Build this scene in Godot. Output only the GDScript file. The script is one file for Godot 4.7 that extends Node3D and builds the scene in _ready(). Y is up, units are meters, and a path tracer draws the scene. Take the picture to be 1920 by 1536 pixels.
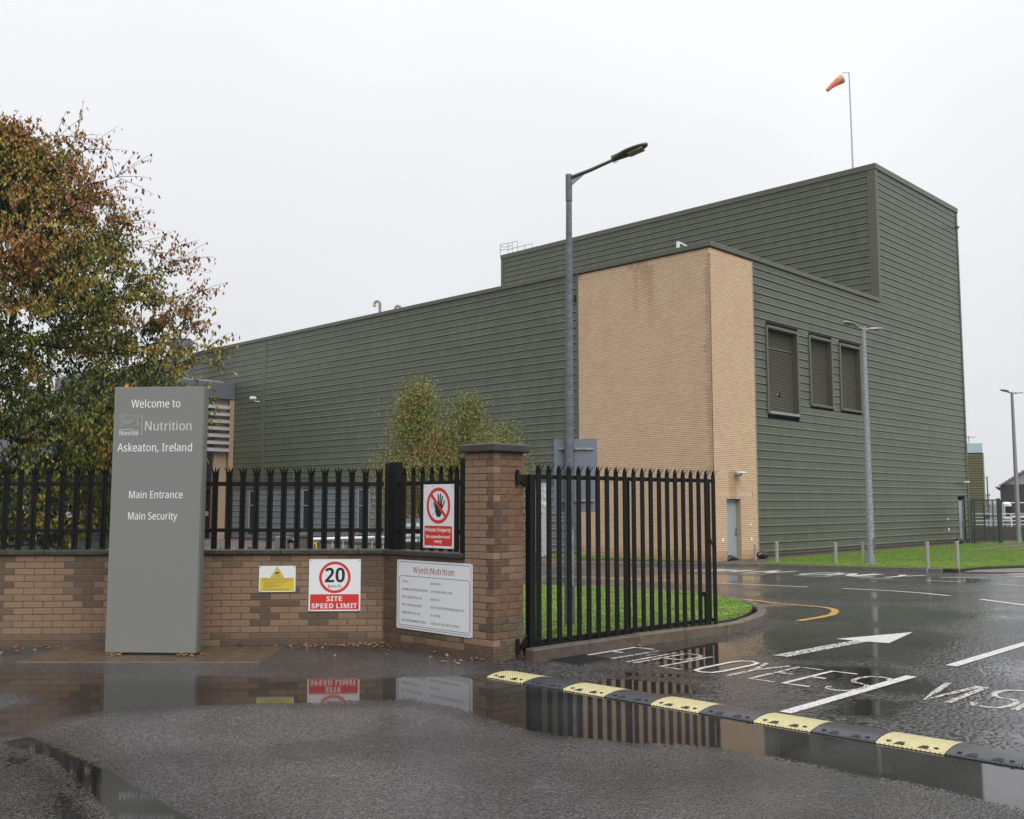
extends Node3D
# A factory gate on a wet overcast day: brick wall and palisade fence, open gate leaf, a clad factory building beyond the road.

const YAW := 45.57     # the factory's long side runs off to the left, its gable end to the right
var rng := RandomNumberGenerator.new()
var M := {}
var X := {}
var font_regular := SystemFont.new()
var font_bold := SystemFont.new()
var font_serif := SystemFont.new()
var font_size_of := {}


# ------------------------------------------------------------------ mesh builder
class Shape:
	var st := SurfaceTool.new()
	var uv_scale := 1.0
	func _init() -> void:
		st.begin(Mesh.PRIMITIVE_TRIANGLES)
	func v(p: Vector3, uv: Vector2, group: int) -> void:
		st.set_smooth_group(group)
		st.set_uv(uv)
		st.add_vertex(p)
	func tri(a: Vector3, b: Vector3, c: Vector3, group := 0xFFFFFFFF) -> void:   # counter-clockwise seen from outside
		v(a, Vector2.ZERO, group); v(c, Vector2.ZERO, group); v(b, Vector2.ZERO, group)
	func tri_uv(a: Vector3, b: Vector3, c: Vector3, ua: Vector2, ub: Vector2, uc: Vector2, group := 0xFFFFFFFF) -> void:
		v(a, ua, group); v(c, uc, group); v(b, ub, group)
	func quad(a: Vector3, b: Vector3, c: Vector3, d: Vector3, group := 0xFFFFFFFF) -> void:
		var w := a.distance_to(b)
		var h := a.distance_to(d)
		tri_uv(a, b, c, Vector2(0, h), Vector2(w, h), Vector2(w, 0), group)
		tri_uv(a, c, d, Vector2(0, h), Vector2(w, 0), Vector2(0, 0), group)
	func box(lo: Vector3, hi: Vector3, t := Transform3D()) -> void:
		var p := []
		for i in 8:
			p.append(t * Vector3(hi.x if i & 1 else lo.x, hi.y if i & 2 else lo.y, hi.z if i & 4 else lo.z))
		quad(p[4], p[5], p[7], p[6]); quad(p[1], p[0], p[2], p[3])
		quad(p[5], p[1], p[3], p[7]); quad(p[0], p[4], p[6], p[2])
		quad(p[6], p[7], p[3], p[2]); quad(p[0], p[1], p[5], p[4])
	func bevel_box(lo: Vector3, hi: Vector3, b: float, t := Transform3D()) -> void:
		# six faces, twelve chamfers, eight corners
		var c := (lo + hi) / 2.0
		var h := (hi - lo) / 2.0
		var s := [-1.0, 1.0]
		for ax in 3:
			var u := (ax + 1) % 3
			var w := (ax + 2) % 3
			for sg in s:
				var q := []
				for k in [[-1, -1], [1, -1], [1, 1], [-1, 1]]:
					var p := Vector3.ZERO
					p[ax] = sg * h[ax]; p[u] = k[0] * (h[u] - b); p[w] = k[1] * (h[w] - b)
					q.append(t * (c + p))
				if sg > 0: quad(q[0], q[1], q[2], q[3])
				else: quad(q[3], q[2], q[1], q[0])
			for su in s:
				for sw in s:
					var a := Vector3.ZERO; var d := Vector3.ZERO
					a[u] = su * h[u]; a[w] = sw * (h[w] - b); a[ax] = -(h[ax] - b)
					d[u] = su * (h[u] - b); d[w] = sw * h[w]; d[ax] = -(h[ax] - b)
					var a2 := a; a2[ax] = h[ax] - b
					var d2 := d; d2[ax] = h[ax] - b
					if su * sw > 0: quad(t * (c + a), t * (c + d), t * (c + d2), t * (c + a2))
					else: quad(t * (c + d), t * (c + a), t * (c + a2), t * (c + d2))
		for sx in s:
			for sy in s:
				for sz in s:
					var p0: Vector3 = t * (c + Vector3(sx * h.x, sy * (h.y - b), sz * (h.z - b)))
					var p1: Vector3 = t * (c + Vector3(sx * (h.x - b), sy * h.y, sz * (h.z - b)))
					var p2: Vector3 = t * (c + Vector3(sx * (h.x - b), sy * (h.y - b), sz * h.z))
					if sx * sy * sz > 0: tri(p0, p1, p2)
					else: tri(p0, p2, p1)
	func tube(pts: Array, radii: Array, sides := 8, caps := true, smooth := 0) -> void:
		var rings := []
		var n := pts.size()
		var up := Vector3.UP
		var first: Vector3 = (pts[1] - pts[0]).normalized()
		if absf(first.dot(up)) > 0.9: up = Vector3.RIGHT
		var side := first.cross(up).normalized()
		for i in n:
			var d: Vector3 = (pts[mini(i + 1, n - 1)] - pts[maxi(i - 1, 0)]).normalized()
			side = (side - d * side.dot(d)).normalized()
			var o := d.cross(side)
			var ring := []
			for k in sides:
				var a := TAU * k / sides
				ring.append(pts[i] + (side * cos(a) + o * sin(a)) * radii[i])
			rings.append(ring)
		for i in n - 1:
			for k in sides:
				var k2 := (k + 1) % sides
				quad(rings[i][k], rings[i][k2], rings[i + 1][k2], rings[i + 1][k], smooth)
		if caps:
			for k in range(1, sides - 1):
				tri(rings[0][0], rings[0][k + 1], rings[0][k])
				tri(rings[n - 1][0], rings[n - 1][k], rings[n - 1][k + 1])
	func prism(poly: PackedVector2Array, z0: float, z1: float, t := Transform3D()) -> void:   # poly counter-clockwise in x, y; z0 < z1
		if Geometry2D.is_polygon_clockwise(poly):
			poly = poly.duplicate()
			poly.reverse()
		var ids := Geometry2D.triangulate_polygon(poly)
		for i in range(0, ids.size(), 3):
			var a := poly[ids[i]]; var b := poly[ids[i + 1]]; var c := poly[ids[i + 2]]
			if (b - a).cross(c - a) < 0.0:
				var s := b; b = c; c = s
			tri(t * Vector3(a.x, a.y, z1), t * Vector3(b.x, b.y, z1), t * Vector3(c.x, c.y, z1))
			tri(t * Vector3(a.x, a.y, z0), t * Vector3(c.x, c.y, z0), t * Vector3(b.x, b.y, z0))
		for i in poly.size():
			var a := poly[i]
			var b := poly[(i + 1) % poly.size()]
			quad(t * Vector3(a.x, a.y, z0), t * Vector3(b.x, b.y, z0), t * Vector3(b.x, b.y, z1), t * Vector3(a.x, a.y, z1))
	func ring(c: Vector2, r0: float, r1: float, z0: float, z1: float, n := 48, t := Transform3D()) -> void:
		for i in n:
			var a := TAU * i / n; var b := TAU * (i + 1) / n
			var d := Vector2(cos(a), sin(a)); var e := Vector2(cos(b), sin(b))
			var p := [c + d * r0, c + d * r1, c + e * r1, c + e * r0]
			quad(t * Vector3(p[0].x, p[0].y, z1), t * Vector3(p[1].x, p[1].y, z1), t * Vector3(p[2].x, p[2].y, z1), t * Vector3(p[3].x, p[3].y, z1))
			quad(t * Vector3(p[1].x, p[1].y, z0), t * Vector3(p[2].x, p[2].y, z0), t * Vector3(p[2].x, p[2].y, z1), t * Vector3(p[1].x, p[1].y, z1))
			quad(t * Vector3(p[3].x, p[3].y, z0), t * Vector3(p[0].x, p[0].y, z0), t * Vector3(p[0].x, p[0].y, z1), t * Vector3(p[3].x, p[3].y, z1))
	func stroke(pts: Array, w: float, z0: float, z1: float, t := Transform3D()) -> void:   # a line of the given width through 2D points
		var l := PackedVector2Array(); var r := PackedVector2Array()
		var n := pts.size()
		for i in n:
			var a: Vector2 = pts[maxi(i - 1, 0)]; var b: Vector2 = pts[mini(i + 1, n - 1)]; var c: Vector2 = pts[i]
			var d1 := (c - a).normalized() if i > 0 else (b - c).normalized()
			var d2 := (b - c).normalized() if i < n - 1 else d1
			var d := (d1 + d2).normalized()
			var k := 1.0 / maxf(0.5, d.dot(d1))
			var o := Vector2(-d.y, d.x) * w * 0.5 * k
			l.append(c + o); r.append(c - o)
		for i in n - 1:
			quad(t * Vector3(r[i].x, r[i].y, z1), t * Vector3(r[i + 1].x, r[i + 1].y, z1), t * Vector3(l[i + 1].x, l[i + 1].y, z1), t * Vector3(l[i].x, l[i].y, z1))
			quad(t * Vector3(r[i].x, r[i].y, z0), t * Vector3(r[i + 1].x, r[i + 1].y, z0), t * Vector3(r[i + 1].x, r[i + 1].y, z1), t * Vector3(r[i].x, r[i].y, z1))
			quad(t * Vector3(l[i + 1].x, l[i + 1].y, z0), t * Vector3(l[i].x, l[i].y, z0), t * Vector3(l[i].x, l[i].y, z1), t * Vector3(l[i + 1].x, l[i + 1].y, z1))
	func done() -> ArrayMesh:
		st.generate_normals()
		return st.commit()


# ------------------------------------------------------------------ naming
func thing(called: String, label: String, category: String, at := Vector3.ZERO, turn := 0.0, group := "", kind := "") -> Node3D:
	var o := Node3D.new()
	return tag(o, called, label, category, at, turn, group, kind)

func tag(o: Node3D, called: String, label: String, category: String, at := Vector3.ZERO, turn := 0.0, group := "", kind := "") -> Node3D:
	o.name = numbered(self, called)
	add_child(o)
	o.position = at
	o.rotation_degrees.y = turn
	if label: o.set_meta("label", label)
	if category: o.set_meta("category", category)
	if group: o.set_meta("group", group)
	if kind: o.set_meta("kind", kind)
	return o

var taken := {}
func numbered(parent: Node, called: String) -> String:
	var key := [parent, called]
	var n: int = taken.get(key, 0)
	taken[key] = n + 1
	return called if n == 0 else "%s_%03d" % [called, n]

func part(parent: Node, called: String, mesh: Mesh, mat: Material, t := Transform3D(), label := "", kind := "") -> MeshInstance3D:
	var o := MeshInstance3D.new()
	o.name = numbered(parent, called)
	o.mesh = mesh
	if mat: o.material_override = mat
	o.transform = t
	if label: o.set_meta("label", label)
	if kind: o.set_meta("kind", kind)
	parent.add_child(o)
	return o

func solid(called: String, mesh: Mesh, mat: Material, label: String, category: String, at := Vector3.ZERO, turn := 0.0, group := "", kind := "") -> MeshInstance3D:
	var o := MeshInstance3D.new()
	o.mesh = mesh
	o.material_override = mat
	tag(o, called, label, category, at, turn, group, kind)
	return o

func copy_of(o: Node3D, called: String, label: String, at: Vector3, turn: float) -> Node3D:
	var c: Node3D = o.duplicate()
	c.name = numbered(self, called)
	add_child(c)
	c.position = at
	c.rotation_degrees.y = turn
	c.set_meta("label", label)
	return c

func at(x: float, y: float, z: float) -> Transform3D:
	return Transform3D(Basis(), Vector3(x, y, z))

func turned(axis: Vector3, deg: float, p := Vector3.ZERO) -> Transform3D:
	return Transform3D(Basis(axis, deg_to_rad(deg)), p)

func box_mesh(lo: Vector3, hi: Vector3, bevel := 0.0) -> ArrayMesh:
	var s := Shape.new()
	if bevel > 0.0: s.bevel_box(lo, hi, bevel)
	else: s.box(lo, hi)
	return s.done()

func tube_mesh(pts: Array, radii: Array, sides := 10) -> ArrayMesh:
	var s := Shape.new()
	s.tube(pts, radii, sides)
	return s.done()

func many(parent: Node, called: String, mesh: Mesh, mat: Material, places: Array, colors: Array, label := "", category := "") -> MultiMeshInstance3D:
	var mm := MultiMesh.new()
	mm.transform_format = MultiMesh.TRANSFORM_3D
	mm.use_colors = not colors.is_empty()
	mm.mesh = mesh
	mm.instance_count = places.size()
	for i in places.size():
		mm.set_instance_transform(i, places[i])
		if mm.use_colors: mm.set_instance_color(i, colors[i])
	var o := MultiMeshInstance3D.new()
	o.multimesh = mm
	o.material_override = mat
	o.name = numbered(parent, called)
	o.set_meta("kind", "stuff")
	if label: o.set_meta("label", label)
	if category: o.set_meta("category", category)
	parent.add_child(o)
	return o


# ------------------------------------------------------------------ the lie of the land
func gh(z: float) -> float:   # level in front of the gate, then a gentle fall to the road by the factory
	var d := -z
	return 0.0 if d < 12.0 else (-0.026 * (d - 12.0) if d < 37.0 else -0.65)

func g3(x: float, z: float, up := 0.0) -> Vector3:
	return Vector3(x, gh(z) + up, z)


# ------------------------------------------------------------------ materials
func lin(r: float, g: float, b: float) -> Color:
	return Color(r, g, b).linear_to_srgb()

func mat(c: Color, rough := 0.6, metal := 0.0, spec := 0.5) -> StandardMaterial3D:
	var m := StandardMaterial3D.new()
	m.albedo_color = c.linear_to_srgb()
	m.roughness = rough
	m.metallic = metal
	m.metallic_specular = spec
	return m

func grain(m: StandardMaterial3D, tex: String, scale: float, bump := "", strength := 1.0) -> StandardMaterial3D:
	m.uv1_triplanar = true
	m.uv1_world_triplanar = true
	m.uv1_scale = Vector3.ONE * scale
	if tex: m.albedo_texture = X[tex]
	if bump:
		m.normal_enabled = true
		m.normal_texture = X[bump]
		m.normal_scale = strength
	return m

func noise(seed_: int, freq: float, type := FastNoiseLite.TYPE_SIMPLEX_SMOOTH, oct := 4) -> FastNoiseLite:
	var n := FastNoiseLite.new()
	n.seed = seed_
	n.frequency = freq
	n.noise_type = type
	n.fractal_octaves = oct
	n.fractal_type = FastNoiseLite.FRACTAL_NONE if oct < 2 else FastNoiseLite.FRACTAL_FBM
	return n

func grey_image(n: FastNoiseLite, size: int, lo: float, hi: float) -> Image:   # tileable, values squeezed between lo and hi
	var im := n.get_seamless_image(size, size)
	im.convert(Image.FORMAT_L8)
	var d := im.get_data()
	for i in d.size():
		d[i] = int(255.0 * lerpf(lo, hi, d[i] / 255.0))
	return Image.create_from_data(size, size, false, Image.FORMAT_L8, d)

func tex(im: Image) -> ImageTexture:
	return ImageTexture.create_from_image(im)

func normal_of(im: Image, strength: float) -> ImageTexture:
	var c: Image = im.duplicate()
	c.convert(Image.FORMAT_RGBA8)
	c.bump_map_to_normal_map(strength)
	return ImageTexture.create_from_image(c)

func two_scale(a: Image, b: Image) -> Image:   # product of two grey pictures of one size
	var p := a.get_data(); var q := b.get_data()
	for i in p.size():
		p[i] = p[i] * q[i] / 255
	return Image.create_from_data(a.get_width(), a.get_height(), false, Image.FORMAT_L8, p)

func make_materials() -> void:
	font_regular.font_names = PackedStringArray(["Droid Sans"])
	font_bold.font_names = PackedStringArray(["Droid Sans"]); font_bold.font_weight = 700
	font_serif.font_names = PackedStringArray(["Droid Serif"])
	var fine := grey_image(noise(3, 0.22, FastNoiseLite.TYPE_SIMPLEX, 3), 512, 0.62, 1.0)
	var blot := grey_image(noise(5, 0.012, FastNoiseLite.TYPE_SIMPLEX_SMOOTH, 4), 512, 0.66, 1.0)
	var soft := grey_image(noise(7, 0.03, FastNoiseLite.TYPE_SIMPLEX_SMOOTH, 4), 512, 0.80, 1.0)
	X.patchy = tex(grey_image(noise(8, 0.02, FastNoiseLite.TYPE_SIMPLEX_SMOOTH, 5), 512, 0.72, 1.0))
	X.fine = tex(fine)
	X.gritty = tex(two_scale(fine, blot))
	X.soft = tex(soft)
	X.fine_n = normal_of(fine, 6.0)
	X.blotch_n = normal_of(blot, 8.0)
	# front wall bricks: dry ones in several tones, damp dark ones, mossy ones near the ground
	M.brick = []
	M.brick_levels = []
	for k in [1.0, 0.80, 0.60, 0.44]:       # from dry to soaked
		var level := []
		for c in [Color(.362, .234, .146), Color(.370, .241, .151), Color(.352, .226, .140), Color(.364, .230, .142), Color(.370, .245, .157)]:
			level.append(grain(mat(Color(c.r * k, c.g * k, c.b * k), 0.8 if k > .9 else 0.55), "fine", 2.2, "fine_n", 0.9))
		M.brick_levels.append(level)
	M.brick = M.brick_levels[0]
	M.brick_damp = []
	for c in [Color(.235, .142, .088), Color(.205, .126, .080), Color(.26, .158, .098)]:
		M.brick_damp.append(grain(mat(c, 0.5), "gritty", 2.2, "fine_n", 0.7))
	M.brick_moss = []
	for c in [Color(.22, .175, .105), Color(.18, .155, .095), Color(.27, .205, .135)]:
		M.brick_moss.append(grain(mat(c, 0.7), "gritty", 2.9, "fine_n", 1.0))
	M.brick_pillar = []
	for c in [Color(.37, .205, .115), Color(.385, .215, .122), Color(.355, .194, .108), Color(.375, .212, .122), Color(.35, .198, .115)]:
		M.brick_pillar.append(grain(mat(c, 0.75), "gritty", 2.4, "fine_n", 0.9))
	M.mortar = grain(mat(Color(.285, .192, .125), 0.9), "gritty", 3.0, "fine_n", 1.0)
	M.mortar_buff = mat(Color(.15, .09, .055), 0.9)
	M.brick_buff = mat(Color.WHITE, 0.75)
	M.brick_buff.vertex_color_use_as_albedo = true
	M.buff_flat = grain(mat(Color(.48, .36, .24), 0.8), "soft", 1.0)
	# concrete
	M.coping = grain(mat(Color(.085, .080, .062), 0.5), "gritty", 1.3, "blotch_n", 0.7)
	M.coping_pale = grain(mat(Color(.42, .41, .37), 0.6), "gritty", 1.7, "blotch_n", 0.7)
	M.kerb = grain(mat(Color(.27, .21, .152), 0.5), "gritty", 1.1, "fine_n", 0.6)
	M.kerb_dark = grain(mat(Color(.19, .152, .112), 0.5), "gritty", 1.3, "fine_n", 0.6)
	M.kerb_far = grain(mat(Color(.30, .265, .21), 0.7), "gritty", 0.7)
	M.slab = grain(mat(Color(.19, .135, .085), 0.35), "gritty", 0.9, "fine_n", 0.4)
	M.paving = grain(mat(Color(.33, .275, .24), 0.5), "gritty", 0.3)
	M.gravel = grain(mat(Color(.20, .17, .11), 0.85), "gritty", 1.0, "fine_n", 1.5)
	# metal
	M.olive = []
	for c in [Color(.101, .116, .065), Color(.098, .112, .063), Color(.105, .119, .068)]:
		M.olive.append(grain(mat(c, 0.33, 0.0, 0.58), "patchy", 0.11))
		M.olive[-1].uv1_scale = Vector3(0.22, 0.05, 0.22)
	M.olive_trim = grain(mat(Color(.098, .102, .064), 0.38), "soft", 0.5)
	M.olive_dark = mat(Color(.02, .02, .014), 0.8)
	M.teal = []
	for c in [Color(.17, .21, .208), Color(.16, .198, .196)]:
		M.teal.append(grain(mat(c, 0.42), "soft", 0.35))
	M.louvre = mat(Color(.12, .12, .092), 0.45)
	M.fence = grain(mat(Color(.0075, .0075, .0072), 0.5, 0.0, 0.35), "fine", 1.2, "fine_n", 0.25)
	M.galv = grain(mat(Color(.60, .65, .67), 0.45, 0.1), "gritty", 1.6)
	M.galv_dark = grain(mat(Color(.27, .31, .35), 0.45, 0.15), "gritty", 1.6)
	M.galv_pale = grain(mat(Color(.60, .62, .64), 0.45, 0.0), "gritty", 1.2)
	M.lamp_head = mat(Color(.07, .072, .06), 0.5)
	M.lamp_head_pale = mat(Color(.45, .45, .44), 0.5)
	M.lamp_glass = mat(Color(.20, .20, .13), 0.25)
	M.totem = grain(mat(Color(.185, .188, .178), 0.40, 0.0, 0.5), "", 3.0, "fine_n", 0.05)
	M.totem_side = mat(Color(.12, .125, .115), 0.4)
	M.totem_pale = mat(Color(.33, .35, .39), 0.45)
	M.letter_white = mat(Color(.74, .75, .77), 0.5)
	M.letter_grey = mat(Color(.52, .54, .55), 0.35)
	M.emboss = mat(Color(.36, .37, .36), 0.4)
	M.sign_white = mat(Color(.68, .695, .715), 0.35)
	M.sign_edge = mat(Color(.2, .2, .2), 0.5)
	M.sign_red = mat(Color(.56, .032, .022), 0.4)
	M.sign_yellow = mat(Color(.60, .46, .035), 0.4)
	M.sign_black = mat(Color(.012, .012, .012), 0.45)
	M.sign_maroon = mat(Color(.26, .032, .03), 0.45)
	M.sign_blue = mat(Color(.10, .10, .17), 0.45)
	M.sign_grey_text = mat(Color(.09, .09, .09), 0.5)
	M.sign_back = mat(Color(.145, .162, .20), 0.5)
	M.door = mat(Color(.27, .33, .355), 0.45)
	M.steel = mat(Color(.5, .5, .5), 0.35, 0.8)
	M.white = mat(Color(.72, .74, .75), 0.5)
	M.bin_bag = mat(Color(.012, .012, .013), 0.28)
	M.bollard = grain(mat(Color(.37, .345, .305), 0.55), "soft", 1.3)
	M.sock = mat(Color(.85, .33, .19), 0.8)
	M.sock.backlight_enabled = true
	M.sock.backlight = Color(.9, .35, .2)
	M.sock_faded = mat(Color(.55, .36, .20), 0.8)
	M.pole_thin = mat(Color(.45, .44, .44), 0.5)
	M.glass_dark = mat(Color(.015, .018, .02), 0.08)
	M.window_frame = mat(Color(.22, .25, .26), 0.5)
	M.grey_box = mat(Color(.13, .14, .14), 0.6)
	M.stone_post = grain(mat(Color(.20, .185, .13), 0.8), "gritty", 2.0)
	M.green_mesh = mat(Color(.012, .035, .028), 0.5)
	M.blue_top = mat(Color(.42, .56, .62), 0.6)
	M.barn_wall = grain(mat(Color(.036, .036, .034), 0.7), "soft", 0.6)
	M.barn_roof = grain(mat(Color(.40, .375, .385), 0.6), "soft", 0.4)
	M.brown_wall = grain(mat(Color(.115, .088, .062), 0.8), "gritty", 0.8)
	M.rail_white = mat(Color(.55, .56, .56), 0.5)
	M.office = grain(mat(Color(.32, .33, .33), 0.6), "soft", 0.3)
	M.soil = grain(mat(Color(.05, .04, .03), 0.9), "gritty", 1.0)
	M.iron = grain(mat(Color(.018, .018, .018), 0.45), "fine", 2.0)
	# wet rubber speed ramp: a diamond tread pressed into it
	var tread := Image.create(128, 128, false, Image.FORMAT_L8)
	for y in 128:
		for x in 128:
			var p := minf(fposmod(x + y, 32.0), fposmod(x - y, 32.0))
			tread.set_pixel(x, y, Color.WHITE * (0.30 if p < 4.0 else 1.0))
	var grime := grey_image(noise(12, 0.02, FastNoiseLite.TYPE_SIMPLEX_SMOOTH, 4), 128, 0.84, 1.0)
	X.tread = tex(two_scale(tread, grime))
	X.tread_n = normal_of(tread, 3.0)
	M.ramp_yellow = mat(Color(.72, .65, .34), 0.42)
	M.ramp_black = mat(Color(.06, .064, .076), 0.28)
	for m in [M.ramp_yellow, M.ramp_black]:
		m.albedo_texture = X.tread
		m.normal_enabled = true
		m.normal_texture = X.tread_n
		m.uv1_scale = Vector3(8, 8, 1)
	M.ramp_hole = mat(Color(.012, .011, .010), 0.6)
	# worn thermoplastic road paint: chips of it are gone
	var chips := noise(21, 0.055, FastNoiseLite.TYPE_SIMPLEX_SMOOTH, 5).get_seamless_image(512, 512)
	chips.convert(Image.FORMAT_L8)
	var grit := noise(22, 0.35, FastNoiseLite.TYPE_SIMPLEX, 2).get_seamless_image(512, 512)
	grit.convert(Image.FORMAT_L8)
	var a := chips.get_data(); var b := grit.get_data()
	for worn in [["paint", 0.33], ["paint_worn", 0.46]]:
		var out := PackedByteArray()
		out.resize(512 * 512 * 4)
		for i in a.size():
			var v := a[i] / 255.0 * 0.65 + b[i] / 255.0 * 0.35
			var t := int(255 * (0.72 + 0.28 * b[i] / 255.0))
			out[i * 4] = t; out[i * 4 + 1] = t; out[i * 4 + 2] = t
			out[i * 4 + 3] = 255 if v > worn[1] else 0
		X[worn[0]] = tex(Image.create_from_data(512, 512, false, Image.FORMAT_RGBA8, out))
	for p in [["paint_white", Color(.74, .72, .69), "paint"], ["paint_white_worn", Color(.66, .63, .59), "paint_worn"], ["paint_yellow", Color(.60, .34, .055), "paint"]]:
		var m := mat(p[1], 0.5)
		m.albedo_texture = X[p[2]]
		m.transparency = BaseMaterial3D.TRANSPARENCY_ALPHA_SCISSOR
		m.alpha_scissor_threshold = 0.5
		M[p[0]] = m
	# lawn soil and blades
	M.lawn = grain(mat(Color(.12, .235, .022), 0.9), "gritty", 0.8, "fine_n", 1.0)
	M.blade = mat(Color.WHITE, 0.6)
	M.blade.vertex_color_use_as_albedo = true
	M.blade.backlight_enabled = true
	M.blade.backlight = Color(.5, .5, .5)
	M.leaf = mat(Color.WHITE, 0.55)
	M.leaf.vertex_color_use_as_albedo = true
	M.leaf.backlight_enabled = true
	M.leaf.backlight = Color(.55, .55, .55)
	M.bark = grain(mat(Color(.040, .034, .026), 0.9), "gritty", 2.0, "fine_n", 1.0)
	M.bark_pale = grain(mat(Color(.20, .14, .09), 0.8), "gritty", 2.0)


# ------------------------------------------------------------------ wet asphalt, baked once for its place
# pools: [PackedVector2Array outline in x,z, width over which the water deepens]
func wet_sheet(x0: float, z0: float, w: float, h: float, tw: int, th: int, pools: Array, damp_bias: float, seed_: int, grey: float, agg_freq: float, relief: float) -> StandardMaterial3D:
	var lw := tw / 8; var lh := th / 8
	var level := PackedFloat32Array()
	level.resize(lw * lh)
	var wob := noise(seed_ + 1, 1.1, FastNoiseLite.TYPE_SIMPLEX_SMOOTH, 4)
	for j in lh:
		for i in lw:
			var p := Vector2(x0 + (i + 0.5) / lw * w, z0 + (j + 0.5) / lh * h)
			var best := -1.0
			var ragged := 1.0
			for pool in pools:
				var o: PackedVector2Array = pool[0]
				var box: Rect2 = pool[2]
				if not box.has_point(p): continue
				var d := 1e9
				for k in o.size():
					var q := Geometry2D.get_closest_point_to_segment(p, o[k], o[(k + 1) % o.size()])
					d = minf(d, p.distance_to(q))
				if not Geometry2D.is_point_in_polygon(p, o): d = -d
				d = minf(clampf(d / pool[1], -1.0, 1.0), pool[3])
				if d > best:
					best = d
					ragged = pool[4]
			level[j * lw + i] = best + wob.get_noise_2d(p.x, p.y) * 0.26 * ragged
	var lim := Image.create_from_data(lw, lh, false, Image.FORMAT_RF, level.to_byte_array())
	lim.resize(tw, th, Image.INTERPOLATE_CUBIC)
	level = lim.get_data().to_float32_array()
	var agg_n := noise(seed_ + 2, agg_freq, FastNoiseLite.TYPE_CELLULAR, 1)
	agg_n.cellular_return_type = FastNoiseLite.RETURN_CELL_VALUE
	var agg_i := agg_n.get_image(tw, th)
	agg_i.convert(Image.FORMAT_L8)
	var big_n := noise(seed_ + 3, 1.0, FastNoiseLite.TYPE_SIMPLEX_SMOOTH, 5)
	big_n.frequency = 0.55 * w / tw
	var big_i := big_n.get_image(tw, th)
	big_i.convert(Image.FORMAT_L8)
	var agg := agg_i.get_data(); var big := big_i.get_data()
	var n := tw * th
	var alb := PackedByteArray(); alb.resize(n)
	var rou := PackedByteArray(); rou.resize(n)
	var hei := PackedByteArray(); hei.resize(n)
	for i in n:
		var a := agg[i] / 255.0
		var b := big[i] / 255.0
		var wet := clampf((level[i] * 2.1 - (a - 0.5) * 1.6) * 3.0, 0.0, 1.0)
		var damp := clampf((b - damp_bias) * 5.0 - (a - 0.5) * 2.4, 0.0, 1.0)
		var fringe := clampf((level[i] + 0.95 - (a - 0.5) * 0.5) * 1.1, 0.0, 1.0)
		var dry := (1.0 - maxf(wet, damp * 0.8)) * (1.0 - 0.52 * fringe)
		rou[i] = int(255.0 * (0.045 + dry * (0.17 + 0.19 * a)))
		alb[i] = int(255.0 * clampf(grey * (0.60 + dry * (0.08 + 0.72 * a) + (b - 0.5) * 0.55), 0.0, 1.0))
		hei[i] = int(128.0 + (a - 0.5) * 250.0 * dry)
	var m := mat(Color(1.0, .965, .985), 1.0, 0.0, 0.42)
	m.albedo_texture = tex(Image.create_from_data(tw, th, false, Image.FORMAT_L8, alb))
	m.roughness_texture = tex(Image.create_from_data(tw, th, false, Image.FORMAT_L8, rou))
	m.roughness_texture_channel = BaseMaterial3D.TEXTURE_CHANNEL_RED
	m.normal_enabled = true
	m.normal_texture = normal_of(Image.create_from_data(tw, th, false, Image.FORMAT_L8, hei), relief)
	m.texture_repeat = false
	return m

func pool(pts: Array, deepens := 0.25, deepest := 1.0, ragged := 1.0) -> Array:   # deepest below 0: only a damp dark patch
	var o := PackedVector2Array(pts)
	var box := Rect2(o[0], Vector2.ZERO)
	for p in o: box = box.expand(p)
	return [o, deepens, box.grow(deepens * 1.05), deepest, ragged]

# a flat piece of ground from an outline in x,z, cut where the slope starts and ends, with UVs across its own rectangle
func ground_mesh(outline: PackedVector2Array, up: float, rect: Rect2) -> ArrayMesh:
	var s := Shape.new()
	var cuts := [-1000.0, -37.0, -12.0, 1000.0]
	for k in 3:
		var band := PackedVector2Array([Vector2(-2000, cuts[k]), Vector2(2000, cuts[k]), Vector2(2000, cuts[k + 1]), Vector2(-2000, cuts[k + 1])])
		for piece in Geometry2D.intersect_polygons(outline, band):
			var ids := Geometry2D.triangulate_polygon(piece)
			for i in range(0, ids.size(), 3):
				var p := [piece[ids[i]], piece[ids[i + 1]], piece[ids[i + 2]]]
				if (p[1] - p[0]).cross(p[2] - p[0]) > 0.0: p = [p[0], p[2], p[1]]
				var uv := []
				for q in p: uv.append((q - rect.position) / rect.size)
				s.tri_uv(g3(p[0].x, p[0].y, up), g3(p[1].x, p[1].y, up), g3(p[2].x, p[2].y, up), uv[0], uv[1], uv[2])
	return s.done()

func rect_poly(x0: float, z0: float, x1: float, z1: float) -> PackedVector2Array:
	return PackedVector2Array([Vector2(x0, z0), Vector2(x1, z0), Vector2(x1, z1), Vector2(x0, z1)])

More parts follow.
